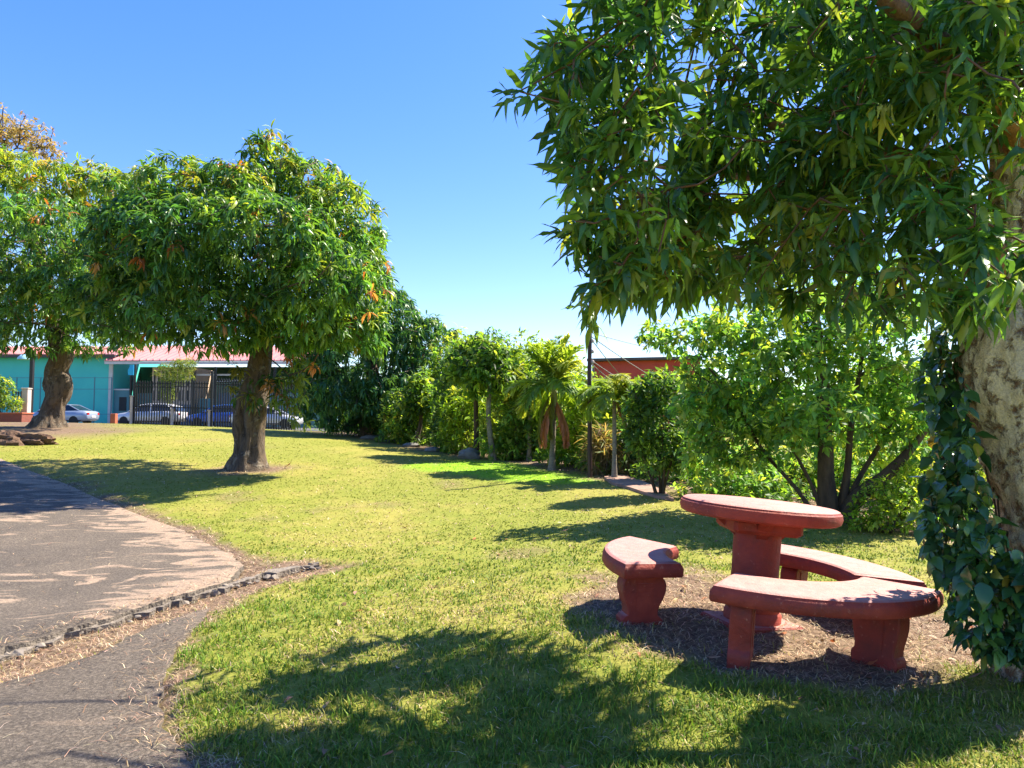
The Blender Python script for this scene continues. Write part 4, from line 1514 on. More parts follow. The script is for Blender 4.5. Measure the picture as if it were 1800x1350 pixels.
# ------------------------------------------------------------------ palms
def frond(root_p, az, el, L, bend, n, lf, col, width=.03, droop=.3, spread=.8):
    """arching frond -> midrib points and leaflet leaves"""
    d = np.array([math.cos(az) * math.cos(el), math.sin(az) * math.cos(el), math.sin(el)])
    pts = [np.array(root_p, float)]
    steps = 12
    e = el
    for i in range(steps):
        e -= bend / steps
        pts.append(pts[-1] + np.array([math.cos(az) * math.cos(e), math.sin(az) * math.cos(e), math.sin(e)]) * L / steps)
    pts = np.array(pts)
    t = np.linspace(.14, 1, n)
    k = np.clip((t * steps).astype(int), 0, steps - 1)
    f = (t * steps - k)[:, None]
    B = pts[k] * (1 - f) + pts[k + 1] * f
    tan = unit(pts[k + 1] - pts[k])
    side = unit(np.cross(tan, [0, 0, 1.0]) + 1e-6)
    nor = np.cross(side, tan)
    P, D, LL = [], [], []
    for s in (-1, 1):
        P.append(B)
        D.append(unit(side * s * spread + tan * .95 + nor * .25 - np.array([0, 0, droop]) + rng.normal(0, .08, B.shape)))
        LL.append(lf * np.sin(np.pi * np.clip(t * .85 + .12, 0, 1)) ** .6 * rng.uniform(.85, 1.1, n))
    P, D, LL = np.concatenate(P), np.concatenate(D), np.concatenate(LL)
    C = np.tile(col, (len(P), 1)) * np.exp(rng.normal(0, .12, (len(P), 1)))
    return pts, (P, D, LL, np.full(len(P), width), C)


def palm(name, label, base, top, r, fr, M_tr, group=None, dead=(), sheath=None):
    base, top = np.array(base, float), np.array(top, float)
    root = empty(name, tuple(base), label=label, cat='palm', group=group)
    wv_, wt_ = loft_trunk([base + [0, 0, -.06], base * .7 + top * .3, base * .3 + top * .7, top], [r * 1.25, r, r * .95, r * .9], 14, .02, 2, .35)
    mesh_np('trunk', wv_ - base, wt_, M_tr, root)
    if sheath is not None:
        v_, t_ = loft_trunk([top + [0, 0, -.02], top + [0, 0, .18], top + [0, 0, .42]], [r * 1.25, r * 1.2, r * .55], 12, .03, 5)
        mesh_np('crownshaft', v_ - base, t_, sheath, root)
    for (az, el, L, bend, lf, col, dz, wd, dr) in fr:
        pts, lv = frond(top + [0, 0, dz], az, el, L, bend, 40, lf, col, wd, dr)
        v_, t_, c_ = leaves(*lv, T_BLADE, .3)
        rib = MB().tube(pts, list(np.linspace(.016, .003, len(pts))), 5)
        rv = np.array(rib.v)
        rt = np.array([q for f_ in rib.f if len(f_) == 4 for q in ((f_[0], f_[1], f_[2]), (f_[0], f_[2], f_[3]))])
        V = np.r_[v_, rv]
        T = np.r_[t_, rt + len(v_)]
        C_ = np.r_[c_, np.tile(np.array(col) * 1.2, (len(rv), 1))]
        ob = mesh_np('frond', V - base, T, M_LEAF_SOFT, root, cols=C_)
        if col[0] > .25 and col[1] < .2:
            ob['label'] = 'dry orange brown hanging frond'
    return root


M_SHEATH = mat_plain('pale green leaf sheath', (.30, .30, .15), (.22, .19, .10), 8, .6)
fr = []
for i in range(20):
    az = i * 2.4 + .3
    el = R(random.uniform(52, 88) if i < 12 else random.uniform(5, 42))
    fr.append((az, el, random.uniform(.95, 1.2), R(random.uniform(20, 50) if i < 12 else random.uniform(65, 95)), .46, [(.16, .27, .05), (.24, .35, .06), (.36, .42, .08)][i % 3], .36, .05, .05))
fr += [(R(245), R(-55), 1.0, R(45), .34, (.24, .25, .05), .30, .034, 1.2), (R(200), R(-40), 1.15, R(62), .26, (.20, .22, .04), .28, .03, 1.5)]
for az in (R(190), R(225), R(-20), R(-45)):
    fr.append((az, R(-50), 1.05, R(44), .3, [(.5, .24, .13), (.54, .28, .16), (.45, .2, .1), (.52, .25, .14)][int(abs(az) * 3) % 4], .14, .06, 1.6))
palm('palm_tree', 'palm with hanging orange brown dead fronds', gb(970, 826, 15.5), at(974, 712, 15.5), .058, fr, M_BARK_PALM, 'palms at the far edge', sheath=M_SHEATH)
fr = [(i * 2.4, R(random.uniform(15, 75)), random.uniform(.7, .95), R(random.uniform(60, 110)), .3, [(.16, .26, .04), (.24, .33, .05), (.28, .33, .07)][i % 3], .1, .04, .3) for i in range(14)]
fr.append((R(-15), R(-40), .55, R(50), .18, (.32, .18, .1), .0, .045, 2.0))
palm('palm_tree', 'little thin stemmed palm right of the pole', gb(1080, 846, 13.6), at(1080, 705, 13.6), .04, fr, M_BARK_PALM, 'palms at the far edge')
for (u_, v_, D_, tu, tv, lab, s_) in [(1045, 835, 17.5, 1050, 690, 'yellow green palm tuft behind the pole', 1.1), (930, 815, 18.5, 932, 690, 'palm tuft to the left of the dead frond palm', 1.0)]:
    fr = [(i * 2.4, R(random.uniform(5, 80)), random.uniform(.9, 1.25) * s_, R(random.uniform(50, 110)), .34, [(.14, .2, .03), (.2, .25, .05), (.1, .16, .03)][i % 3], .1, .034, .4) for i in range(12)]
    palm('palm_tree', lab, gb(u_, v_, D_), at(tu, tv, D_), .05, fr, M_BARK_PALM, 'palms at the far edge')

# ------------------------------------------------------------------ pole, cables, red building
M_POLE = mat_plain('dark red brown painted steel', (.055, .022, .018), (.03, .016, .015), 5, .55, .2, .1)
M_BLACK = mat_plain('black painted iron', (.012, .012, .014), (.02, .02, .02), 8, .5, .3, .05)
M_CONC = mat_plain('pale pinkish concrete', (.50, .42, .38), (.38, .31, .28), 4, .9, 0, .3, 40)
M_GREY = mat_plain('grey stone', (.22, .21, .2), (.11, .105, .1), 5, .9, 0, .5, 18, .03)
pb = gb(1037, 838, 14)
pr = empty('steel_pole', tuple(pb), label='tall thin dark pole beside the palms', cat='pole')
ptop = at(1038, 522, 14) - pb
MB().tube([(0, 0, -.1), (0, 0, .9), (0, 0, 1.9), tuple(ptop)], [.045, .042, .04, .037], 12).build('shaft', M_POLE, pr, True)
MB().lathe([(.052, .0), (.052, .10), (.0, .11)], 12, (0, 0, .5)).build('collar', M_POLE, pr, True)
MB().lathe([(.042, 0), (.05, .02), (.03, .05), (.0, .055)], 12, tuple(ptop)).build('cap', M_POLE, pr, True)
for zz in (2.55, 2.35, 2.15):
    MB().lathe([(.02, 0), (.035, .02), (.035, .05), (.02, .07), (.0, .075)], 8, (.06, 0, zz)).build('insulator', M_CONC, pr, True)
M_CABLE = mat_plain('weathered cable sheath', (.22, .2, .19), (.14, .13, .12), 9, .6, 0, 0)
for i, (v0, u1, v1, D1, sag, lab) in enumerate([(585, 1300, 600, 41, .5, 'uppermost thin cable running from the pole'), (592, 1330, 700, 41, .8, 'second thin cable sloping from the pole to the right'),
                                              (597, 1200, 720, 40, .7, 'steep thin cable falling from the pole'), (634, 1260, 720, 30, .4, 'low pale cable crossing before the red wall'), (640, 1190, 715, 26, .3, 'lowest pale cable crossing before the red wall')]):
    a, c = at(1040, v0, 14), at(u1, v1, D1)
    pts = [a + (c - a) * f + np.array([0, 0, -sag * 4 * f * (1 - f)]) for f in np.linspace(0, 1, 22)]
    ob = MB().tube(pts, .009, 5).build('cable', M_CABLE, None, True)
    tag(ob, lab, 'cable', 'cables running from the pole')
M_REDWALL = mat_plain('brick red rendered wall', (.44, .065, .05), (.34, .05, .04), 1.2, .85, 0, .1, 20)
M_DARKROOF = mat_plain('dark roof sheet', (.06, .05, .055), (.04, .035, .04), 3, .6)
rb = G(*at(1045, 760, 42)[:2])
rr_ = empty('red_building', tuple(rb), rz=R(-14), label='brick red building behind the shrubs', cat='building')
H = at(1050, 636, 42)[2] - rb[2]
MB().box(0, 5.6, 0, 8, -.5, H).build('wall', M_REDWALL, rr_)
for i in range(5):
    MB().box(.35 + i * 1.05, .42 + i * 1.05, -.03, .0, 0, H - .02).build('wall_batten', M_REDWALL, rr_)
MB().box(-.35, 5.9, -.45, 8.3, H, H + .16, .02).build('roof', M_DARKROOF, rr_)
MB().box(-.1, .0, -.12, -.02, 0, H - .05).build('downpipe', M_DARKROOF, rr_)

# ------------------------------------------------------------------ street, teal building
M_TEAL = mat_plain('turquoise painted wall', (.08, .56, .49), (.06, .48, .44), .5, .8, 0, .08, 30)
M_TEAL2 = mat_plain('grey teal painted wall', (.11, .25, .26), (.09, .2, .22), .8, .85, 0, .08)
M_PINK = mat_plain('faded pink roof sheet', (.56, .22, .21), (.44, .17, .17), .6, .6, .1, .1)
M_WHITE = mat_plain('white painted trim', (.62, .58, .56), (.5, .47, .45), 3, .7)
M_CREAM = mat_plain('cream block wall', (.52, .39, .29), (.42, .31, .23), 1.5, .85)
M_DGREEN = mat_plain('dark green wall', (.015, .07, .04), (.012, .05, .03), 1.5, .8)
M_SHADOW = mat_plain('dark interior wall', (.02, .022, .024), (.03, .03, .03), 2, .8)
M_BLUEG = mat_plain('blue grey wall', (.09, .13, .18), (.07, .1, .14), 1.2, .85)
M_ROAD = mat_plain('street asphalt', (.10, .10, .10), (.06, .06, .06), 2, .9, 0, .3, 60)
b = MB()
xs, ys = np.linspace(-90, -2, 45), np.linspace(47.5, 56.5, 5)
RX, RY = np.meshgrid(xs, ys)
RZ = gz(RX, RY) + .03
ix_ = np.arange(RX.size).reshape(RX.shape)
mesh_np('road', np.stack([RX.ravel(), RY.ravel(), RZ.ravel()], 1), np.stack([ix_[:-1, :-1], ix_[:-1, 1:], ix_[1:, 1:], ix_[1:, :-1]], -1).reshape(-1, 4), M_ROAD)['kind'] = 'structure'


def XU(u, D):
    return (u - 900) / FPX * D


def ZV(v, D):
    return float(at(900, v, D)[2])


tb = np.array([XU(-420, 58), 58, 1.4])
tl = empty('teal_building', tuple(tb), label='long turquoise building with a faded pink roof behind mango trunk', cat='building')
W = XU(197, 58) - tb[0]
zt = ZV(626, 58) - tb[2]
MB().box(0, W, 0, 10, -1, zt).build('wall', M_TEAL, tl)
MB().box(W - .28, W + .02, -.10, -.004, -1, zt - .02).build('corner_pilaster', M_WHITE, tl)
MB().box(-1, W + .5, -.75, -.55, zt - .16, zt + .06).build('fascia', M_DARKROOF, tl)
rf = MB().add([(-1, -.8, zt + .02), (W + .5, -.8, zt + .02), (W + .5, 5.5, zt + 1.25), (-1, 5.5, zt + 1.25), (-1, -.8, zt + .10), (W + .5, -.8, zt + .10), (W + .5, 5.5, zt + 1.33), (-1, 5.5, zt + 1.33)],
              [(0, 3, 2, 1), (4, 5, 6, 7), (0, 1, 5, 4), (1, 2, 6, 5), (2, 3, 7, 6), (3, 0, 4, 7)]).build('roof', M_PINK, tl)
for i in range(60):
    x = -.8 + i * .47
    if x < W + .4:
        MB().add([(x, -.81, zt + .09), (x + .06, -.81, zt + .09), (x + .06, 5.5, zt + 1.32), (x, 5.5, zt + 1.32), (x + .015, -.81, zt + .16), (x + .045, -.81, zt + .16), (x + .045, 5.5, zt + 1.39), (x + .015, 5.5, zt + 1.39)],
                 [(4, 5, 6, 7), (0, 1, 5, 4), (1, 2, 6, 5), (3, 0, 4, 7)]).build('roof_rib', M_PINK, rf)

# porch building
pbx = XU(199, 58) + .25
pg = np.array([pbx, 58.2, 1.3])
po = empty('porch_building', tuple(pg), label='open fronted building with pink ribbed roof behind the black fence', cat='building')


def pxb(u0, u1, v0, v1, y0, y1, name, mat, parent=po, D=58.2, bev=0):
    return MB().box(XU(u0, D) - pg[0], XU(u1, D) - pg[0], y0, y1, ZV(v1, D) - pg[2], ZV(v0, D) - pg[2], bev).build(name, mat, parent)


pxb(199, 590, 638, 770, 4.0, 9.0, 'back_wall', M_DGREEN)
pxb(199, 228, 686, 770, 0.0, .25, 'low_wall', M_TEAL2)
pxb(199, 228, 683.5, 686, -.04, .30, 'sill', M_WHITE)
pxb(210, 222, 698, 722, -.06, -.005, 'vent', M_SHADOW)
pxb(228, 262, 690, 770, 1.2, 1.4, 'low_wall', M_TEAL2)
pxb(263, 337, 645, 711, .3, 3.9, 'block_wall', M_CREAM)
pxb(262, 338, 711, 770, .2, 4.0, 'block_base', M_BLUEG)
for i in range(10):
    u_ = 266 + i * 7.3
    pxb(u_, u_ + 3, 652, 678, .285, .297, 'louvre', M_SHADOW)
    pxb(u_, u_ + 3, 686, 704, .285, .297, 'louvre', M_SHADOW)
for (u0, u1) in ((338, 342), (376, 379), (428, 432), (480, 484), (228, 231)):
    pxb(u0, u1, 645, 770, -.1, .08, 'column', M_BLACK)
pxb(342, 376, 700, 770, .6, .8, 'low_wall', M_TEAL2)
pxb(379, 428, 690, 770, .6, .8, 'low_wall', M_BLUEG)
pxb(432, 590, 690, 770, .6, .8, 'low_wall', M_TEAL2)
pxb(342, 428, 657, 660, .2, .32, 'beam', M_WHITE)
pxb(379, 500, 668, 670.5, .1, .2, 'beam', M_WHITE)
pxb(345, 372, 668, 697, 3.9, 3.98, 'window', M_TEAL2)
pxb(390, 420, 664, 690, 3.9, 3.98, 'window', M_BLUEG)
zt2 = ZV(641, 58.2) - pg[2]
x0, x1 = XU(196, 58.2) - pg[0], XU(590, 58.2) - pg[0]
MB().box(x0, x1, -1.2, -1.02, zt2 - .05, zt2 + .16).build('fascia', M_WHITE, po)
rf2 = MB().add([(x0, -1.25, zt2 + .17), (x1, -1.25, zt2 + .17), (x1, 4.5, zt2 + 1.9), (x0, 4.5, zt2 + 1.9), (x0, -1.25, zt2 + .24), (x1, -1.25, zt2 + .24), (x1, 4.5, zt2 + 1.97), (x0, 4.5, zt2 + 1.97)],
               [(0, 3, 2, 1), (4, 5, 6, 7), (0, 1, 5, 4), (1, 2, 6, 5), (2, 3, 7, 6), (3, 0, 4, 7)]).build('roof', M_PINK, po)
x = x0 + .1
while x < x1 - .2:
    MB().add([(x, -1.26, zt2 + .23), (x + .1, -1.26, zt2 + .23), (x + .1, 4.5, zt2 + 1.96), (x, 4.5, zt2 + 1.96), (x + .025, -1.26, zt2 + .34), (x + .075, -1.26, zt2 + .34), (x + .075, 4.5, zt2 + 2.07), (x + .025, 4.5, zt2 + 2.07)],
             [(4, 5, 6, 7), (0, 1, 5, 4), (1, 2, 6, 5), (3, 0, 4, 7)]).build('roof_rib', M_PINK, rf2)
    x += .52

# wire fence in front of the teal wall
wf_b = G(XU(-30, 54), 56.9)
wf = empty('wire_fence', tuple(wf_b), label='thin wire fence in front of the turquoise wall', cat='fence')
D_ = 56.9
for u_ in (-20, 28, 70, 165, 195):
    MB().box(XU(u_, D_) - wf_b[0] - .03, XU(u_, D_) - wf_b[0] + .03, -.03, .03, -.6, ZV(663, D_) - wf_b[2]).build('post', M_TEAL2, wf)
for v_ in (664, 684, 728):
    MB().box(XU(-20, D_) - wf_b[0], XU(195, D_) - wf_b[0], -.015, .015, ZV(v_, D_) - wf_b[2] - .02, ZV(v_, D_) - wf_b[2] + .02).build('rail', M_TEAL2, wf)

# black picket fence panels
fz = lambda u, D: float(gsurf(np.array([XU(u, D)]), np.array([D]))[0])
FD = 45.0


def picket_fence(u0, u1, vt, label, kerb=None):
    base = np.array([XU(u0, FD), FD, fz(u0, FD)])
    L = XU(u1, FD) - base[0]
    Hh = ZV(vt, FD) - base[2]
    root = empty('picket_fence', tuple(base), label=label, cat='fence', group='black picket fence panels')
    z1 = fz(u1, FD) - base[2]
    n = int(L / .15)
    pk = None
    for i in range(n):
        x_ = (i + .5) * L / n
        zz = z1 * x_ / L
        if pk is None:
            pk = MB().box(-.03, .03, -.03, .03, 0, 1).add([(-.02, -.02, 1), (.02, -.02, 1), (.02, .02, 1), (-.02, .02, 1), (0, 0, 1.03)], [(0, 1, 4), (1, 2, 4), (2, 3, 4), (3, 0, 4)]).build('picket', M_BLACK, root)
            o_ = pk
        else:
            o_ = pk.copy()
            COL.objects.link(o_)
            o_.parent = root
        o_.location = (x_, 0, zz + .05)
        o_.scale = (1, 1, Hh - .05 + random.uniform(-.01, .01))
    for h_ in (.18, 1.25, Hh - .35, Hh - .12):
        b_ = MB()
        b_.add([(0, -.03, h_), (L, -.03, h_ + z1), (L, .03, h_ + z1), (0, .03, h_), (0, -.03, h_ + .05), (L, -.03, h_ + z1 + .05), (L, .03, h_ + z1 + .05), (0, .03, h_ + .05)],
               [(0, 3, 2, 1), (4, 5, 6, 7), (0, 1, 5, 4), (1, 2, 6, 5), (2, 3, 7, 6), (3, 0, 4, 7)]).build('rail', M_BLACK, root)
    if kerb:
        MB().box(0, L, .08, .3, -.3, .16).build('kerb', kerb, root)
    return root


M_TERRA = mat_plain('terracotta paint', (.40, .11, .05), (.3, .08, .04), 3, .8)
picket_fence(238, 301, 670, 'black picket fence panel with a red kerb beside the blue banner', M_TERRA)
picket_fence(306, 366, 670, 'middle black picket fence panel between two short concrete pillars')
picket_fence(377, 520, 666, 'black picket fence panel next to the lone mango trunk')
picket_fence(20, 44, 688, 'short black picket fence panel by the planter')


def pillar(u, w, v0, D, mat, label, name='concrete_pillar', cat='pillar', cap=True, group='fence pillars'):
    base = np.array([XU(u, D), D, fz(u, D) - .1])
    Hh = ZV(v0, D) - base[2]
    k = w * D / FPX / 2
    r_ = empty(name, tuple(base), label=label, cat=cat, group=group)
    MB().box(-k, k, -k, k, 0, Hh, .02).build('shaft', mat, r_)
    if cap:
        MB().box(-k - .03, k + .03, -k - .03, k + .03, Hh, Hh + .06, .015).build('cap', mat, r_)
    return r_


pillar(231, 4, 697, 44.8, M_CONC, 'white pillar at the foot of the black post with banner')
pillar(303, 4, 720, 44.8, M_CONC, 'short concrete pillar in the middle of the black fence')
pillar(368, 3.5, 722, 44.8, M_CONC, 'short concrete pillar next to the black gate post')
pillar(46, 11, 684, 40, M_CONC, 'pale pillar between planter and mango trunk')
pillar(201, 9, 727, 47, M_TERRA, 'short terracotta coloured post by the street', 'street_post', 'post', False, None)
pillar(235.5, 4, 640, 45, M_BLACK, 'tall black fence post carrying the blue banner', 'fence_post', 'post', False, 'tall black fence posts')
pillar(372, 4, 652, 45, M_BLACK, 'tall black fence post near the lone mango trunk', 'fence_post', 'post', False, 'tall black fence posts')
pillar(379, 2.5, 662, 45.4, M_BLACK, 'thin black fence post just behind the tall one', 'fence_post', 'post', False, 'tall black fence posts')
M_BANNER = mat_plain('bright blue cloth', (.02, .36, .68), (.02, .3, .6), 2, .8)
bz = np.array([XU(229.5, 44.9), 44.86, ZV(660, 44.9)])
br = MB()
rs = []
for i in range(9):
    z_ = ZV(641 + i * 2.3, 44.9)
    w_ = .13 + .03 * i / 4
    rs.append([(bz[0] + .16 - 2 * w_ + .02 * math.sin(i), bz[1] - .02 + .03 * math.sin(i * 1.1), z_), (bz[0] + .16, bz[1] - .02, z_), (bz[0] + .16, bz[1] + .01, z_), (bz[0] + .16 - 2 * w_ + .02 * math.sin(i), bz[1] + .01 + .03 * math.sin(i * 1.1), z_)])
tag(br.rings(rs).build('banner', M_BANNER, None, True), 'narrow bright blue banner hanging on the tall black post', 'banner')
# lamp on the pale pillar
lb_ = np.array([XU(54, 40.3), 40.3, fz(54, 40.3)])
lr = empty('street_lamp', tuple(lb_), label='black lamp post with a pale blue shade beside the pale pillar', cat='lamp')
MB().box(-.09, .09, -.09, .09, -.1, ZV(618, 40.3) - lb_[2], .01).build('post', M_BLACK, lr)
M_LBLUE = mat_plain('pale blue enamel', (.3, .55, .66), (.25, .48, .6), 3, .4)
zc = ZV(632, 40.3) - lb_[2]
MB().lathe([(.0, .28), (.18, .26), (.33, .12), (.36, 0), (.34, .0), (.3, .1), (.0, .2)], 24, (-.38, -.05, zc)).build('shade', M_LBLUE, lr, True)
MB().tube([(0, -.05, zc + .36), (-.2, -.05, zc + .4), (-.38, -.05, zc + .28)], .025, 8).build('arm', M_BLACK, lr, True)
# planter and shrub
plb = G(XU(-10, 39), 39)
pl = empty('brick_planter', tuple(plb), label='red brick planter at the edge of the street', cat='planter')
wl0, wl1 = XU(-60, 39) - plb[0], XU(39, 39) - plb[0]
zt_ = ZV(725, 39) - plb[2]
MB().box(wl0, wl1, 0, .9, -.3, zt_ - .07).build('wall', mat_plain('red brick', (.22, .06, .04), (.14, .045, .03), 8, .9, 0, .4, 25), pl)
MB().box(wl0 - .04, wl1 + .04, -.04, .94, zt_ - .07, zt_, .01).build('coping', M_TERRA, pl)
sh_b = np.array([plb[0], plb[1] + .45, plb[2] + zt_])
bush('flowering_shrub', 'green shrub with pale flowers growing in the brick planter', sh_b, [LB(5, 690, 39.4, 22, 30, .5), LB(-25, 690, 39.4, 30, 35, .5), LB(25, 712, 39.3, 12, 12, .3)], 420, .2, .4, PAL_MID + [(.55, .6, .5)], [3, 4, 3, 2, .8], 5, 7)
# young tree behind fence
yb = gb(300, 748, 47)
bush('young_feathery_tree', 'feathery yellow green young tree behind the black fence', yb, [LB(305, 655, 47, 28, 22, .9), LB(295, 680, 47, 16, 25, .6), LB(325, 640, 47, 20, 12, .7)], 420, .34, .1, [(.16, .22, .05), (.22, .27, .07), (.1, .16, .04)], [3, 2, 3], 2, 7, cat='tree', sr=.05, sag=.5)


# ------------------------------------------------------------------ cars
def mat_paint(name, c):
    m, nt, nd, ln, b = new_mat(name)
    vec = objcoord(nd, ln)
    r = ramp(nd, [(.3, c), (.8, tuple(x * .88 for x in c))])
    ln.new(noise(nd, ln, 1.2, 3, .5, vec), r.inputs[0])
    ln.new(r.outputs[0], b.inputs['Base Color'])
    b.inputs['Roughness'].default_value = .35
    b.inputs['Metallic'].default_value = .2
    b.inputs['Coat Weight'].default_value = .6
    b.inputs['Coat Roughness'].default_value = .08
    return m


M_GLASS = mat_plain('dark car glass', (.012, .018, .03), (.02, .03, .045), 1, .08, 0, 0)
M_TYRE = mat_plain('tyre rubber', (.015, .015, .015), (.025, .025, .025), 9, .85)
M_RIM = mat_plain('alloy wheel', (.45, .45, .47), (.35, .35, .36), 9, .35, .7, 0)
M_TAIL = mat_plain('red tail lamp', (.45, .02, .015), (.3, .01, .01), 5, .25, 0, 0)
M_HEAD = mat_plain('clear head lamp', (.6, .62, .65), (.5, .52, .55), 5, .15, 0, 0)
_wh = []


def car(label, loc, rz, paint, hatch=False, group='cars parked along the street'):
    root = empty('parked_car', tuple(loc), rz, label=label, cat='car', group=group)
    # front at -x
    st = [(-2.27, .42, .62, .70), (-2.18, .30, .72, .80), (-1.9, .24, .80, .87), (-1.3, .22, .90, .89), (-.8, .22, .95, .90), (0, .22, .97, .90), (.9, .22, .99, .90), (1.5, .24, 1.0, .89), (2.0, .30, .99 if not hatch else .98, .85), (2.22, .38, .92, .78), (2.28, .46, .80, .72)]
    rs = []
    for x_, z0, z1, w_ in st:
        rs.append([(x_, -w_ + .06, z0), (x_, -w_, z0 + .12), (x_, -w_, (z0 + z1) / 2 + .05), (x_, -w_ + .05, z1 - .03), (x_, -w_ + .14, z1), (x_, w_ - .14, z1), (x_, w_ - .05, z1 - .03), (x_, w_, (z0 + z1) / 2 + .05), (x_, w_, z0 + .12), (x_, w_ - .06, z0)])
    MB().rings(rs).build('body', paint, root, 'all')
    if hatch:
        cab = [(-1.15, .93, .94, .80, .80), (-.45, .95, 1.40, .80, .64), (.3, .96, 1.49, .81, .63), (1.3, .97, 1.46, .80, .62), (1.9, .96, 1.30, .78, .60), (2.15, .95, .98, .74, .70)]
    else:
        cab = [(-1.2, .92, .93, .80, .80), (-.4, .95, 1.36, .80, .63), (.2, .96, 1.44, .81, .62), (.9, .97, 1.40, .80, .61), (1.75, .98, 1.0, .76, .72), (1.95, .97, .985, .74, .72)]
    rs = [[(x_, -wb, zb), (x_, -wt, zt_), (x_, wt, zt_), (x_, wb, zb)] for x_, zb, zt_, wb, wt in cab]
    MB().rings(rs).build('windows', M_GLASS, root)
    rp = [(x_, zt_, wt) for x_, zb, zt_, wb, wt in cab if zt_ > 1.2]
    rs = [[(x_, -wt - .02, zt_ - .03), (x_, -wt + .05, zt_ + .025), (x_, wt - .05, zt_ + .025), (x_, wt + .02, zt_ - .03)] for x_, zt_, wt in rp]
    MB().rings(rs).build('roof', paint, root, True)
    for s in (-1, 1):
        for (p, q) in (((-1.2, s * .81, .93), (-.42, s * .655, 1.37)), ((.35, s * .815, .95), (.3, s * .645, 1.43)), ((cab[-2][0], s * .775, .97), (cab[3][0], s * .635, cab[3][2]))):
            MB().tube([p, q], .035, 6).build('roof_pillar', paint, root)
    for x_ in (-1.42, 1.38):
        for s in (-1, 1):
            w_ = empty('wheel')
            w_.parent = root
            w_.location = (x_, s * .80, .32)
            w_.rotation_euler = (R(90) * s, 0, 0)
            if not _wh:
                _wh.append(MB().lathe([(.2, -.1), (.29, -.1), (.32, -.06), (.32, .06), (.29, .1), (.2, .1)], 24).build('tyre', M_TYRE, w_, True))
                rm = MB().lathe([(.0, .06), (.05, .075), (.19, .07), (.205, .098), (.2, -.05), (.0, -.05)], 20)
                _wh.append(rm.build('rim', M_RIM, w_, True))
                for k in range(5):
                    a_ = k * 2 * math.pi / 5
                    rm = None
            else:
                for t_ in _wh:
                    c_ = t_.copy()
                    COL.objects.link(c_)
                    c_.parent = w_
    for s in (-1, 1):
        MB().box(2.10, 2.29, s * .62 - .13, s * .62 + .13, .68, .86, .03).build('tail_lamp', M_TAIL, root)
        MB().box(-2.25, -2.05, s * .6 - .14, s * .6 + .14, .58, .72, .03).build('head_lamp', M_HEAD, root)
        MB().box(-.95, -.72, s * .93 - .07, s * .93 + .07, .95, 1.08, .03).build('mirror', paint, root)
        MB().box(-1.9, 1.9, s * .89 - .02, s * .89 + .02, .26, .33, .01).build('sill', M_TYRE, root)
    MB().box(2.27, 2.31, -.26, .26, .52, .64, .005).build('number_plate', M_WHITE, root)
    return root


def cpos(u, D):
    x_ = XU(u, D)
    return (x_, D, float(gz(np.array([x_]), np.array([D]))[0]) + .03)


car('silver blue sedan partly hidden by the knobbly mango trunk', cpos(108, 52), 0, mat_paint('silver blue car paint', (.30, .36, .46)))
car('white hatchback behind the fence panel with the red kerb', cpos(266, 51), 0, mat_paint('white car paint', (.6, .6, .6)), True)
car('blue car behind the fence near the lone mango trunk', cpos(392, 52), 0, mat_paint('blue car paint', (.03, .12, .45)), True)
car('white sedan parked beyond the lone mango trunk', cpos(470, 50), math.pi, mat_paint('white car paint', (.7, .7, .71)))

# ------------------------------------------------------------------ stones, soil, far trees
def lump(name, label, c, r3, mat, seed, cat, group=None, n=(18, 12), amp=.35, fs=2.0):
    rs = []
    c = np.array(c, float)
    for j in range(n[1] + 1):
        th = math.pi * j / n[1]
        ring = []
        for i in range(n[0]):
            ph = 2 * math.pi * i / n[0]
            d = np.array([math.cos(ph) * math.sin(th), math.sin(ph) * math.sin(th), math.cos(th)])
            w = 1 + amp * (float(fbm(np.array([d[0] * fs + seed + d[2]]), np.array([d[1] * fs + d[2] * 1.7]), seed, 4)[0]) - .5) * 2
            ring.append(tuple(d * np.array(r3) * w))
        rs.append(ring)
    o_ = MB().rings(rs).build(name, mat, None, True)
    o_.location = c
    return tag(o_, label, cat, group)


M_SOIL = mat_plain('dug soil and roots', (.16, .09, .055), (.07, .04, .025), 6, .95, 0, 1.0, 14, .06)
c = hit(25, 779)
lump('soil_mound', 'mound of bare brown soil and roots on the lawn', G(c[0], c[1], .02), (.85, .42, .24), M_SOIL, 5, 'soil mound', None, (44, 20), .55, 3.2)
c = hit(826, 806)
lump('boulder', 'rounded grey boulder under the slender trees', G(c[0], c[1], .08), (.30, .2, .18), M_GREY, 7, 'boulder')
stones = [(650, 771, .35, 'flat grey kerb stone under the dark mango'), (690, 777, .3, 'flat kerb stone near the edge of the dark mango shade'), (722, 785, .28, 'flat kerb stone at the foot of the slim dark stemmed tree'), (760, 793, .25, 'small kerb stone among the shrubs at the lawn edge')]
for i, (u_, v_, r_, lab) in enumerate(stones):
    c = hit(u_, v_)
    lump('kerb_stone', lab, G(c[0], c[1], .03), (r_, .2, .09), M_GREY, 20 + i, 'stone', 'kerb stones at the lawn edge', (12, 7), .3)
# flat paving at the lawn edge
pp = [hit(*q)[:2] for q in [(1062, 842), (1095, 838), (1130, 850), (1168, 868), (1185, 882), (1150, 876), (1110, 862), (1075, 852)]]
b = MB()
top = [(p[0], p[1], float(gz(np.array([p[0]]), np.array([p[1]]))[0]) + .045) for p in pp]
b.rings([[(x_, y_, z_ - .2) for x_, y_, z_ in top], top]).build('paving', mat_plain('pinkish paving', (.36, .22, .17), (.22, .13, .1), 3, .95, 0, .8, 10, .04))
bpy.data.objects['paving']['kind'] = 'structure'

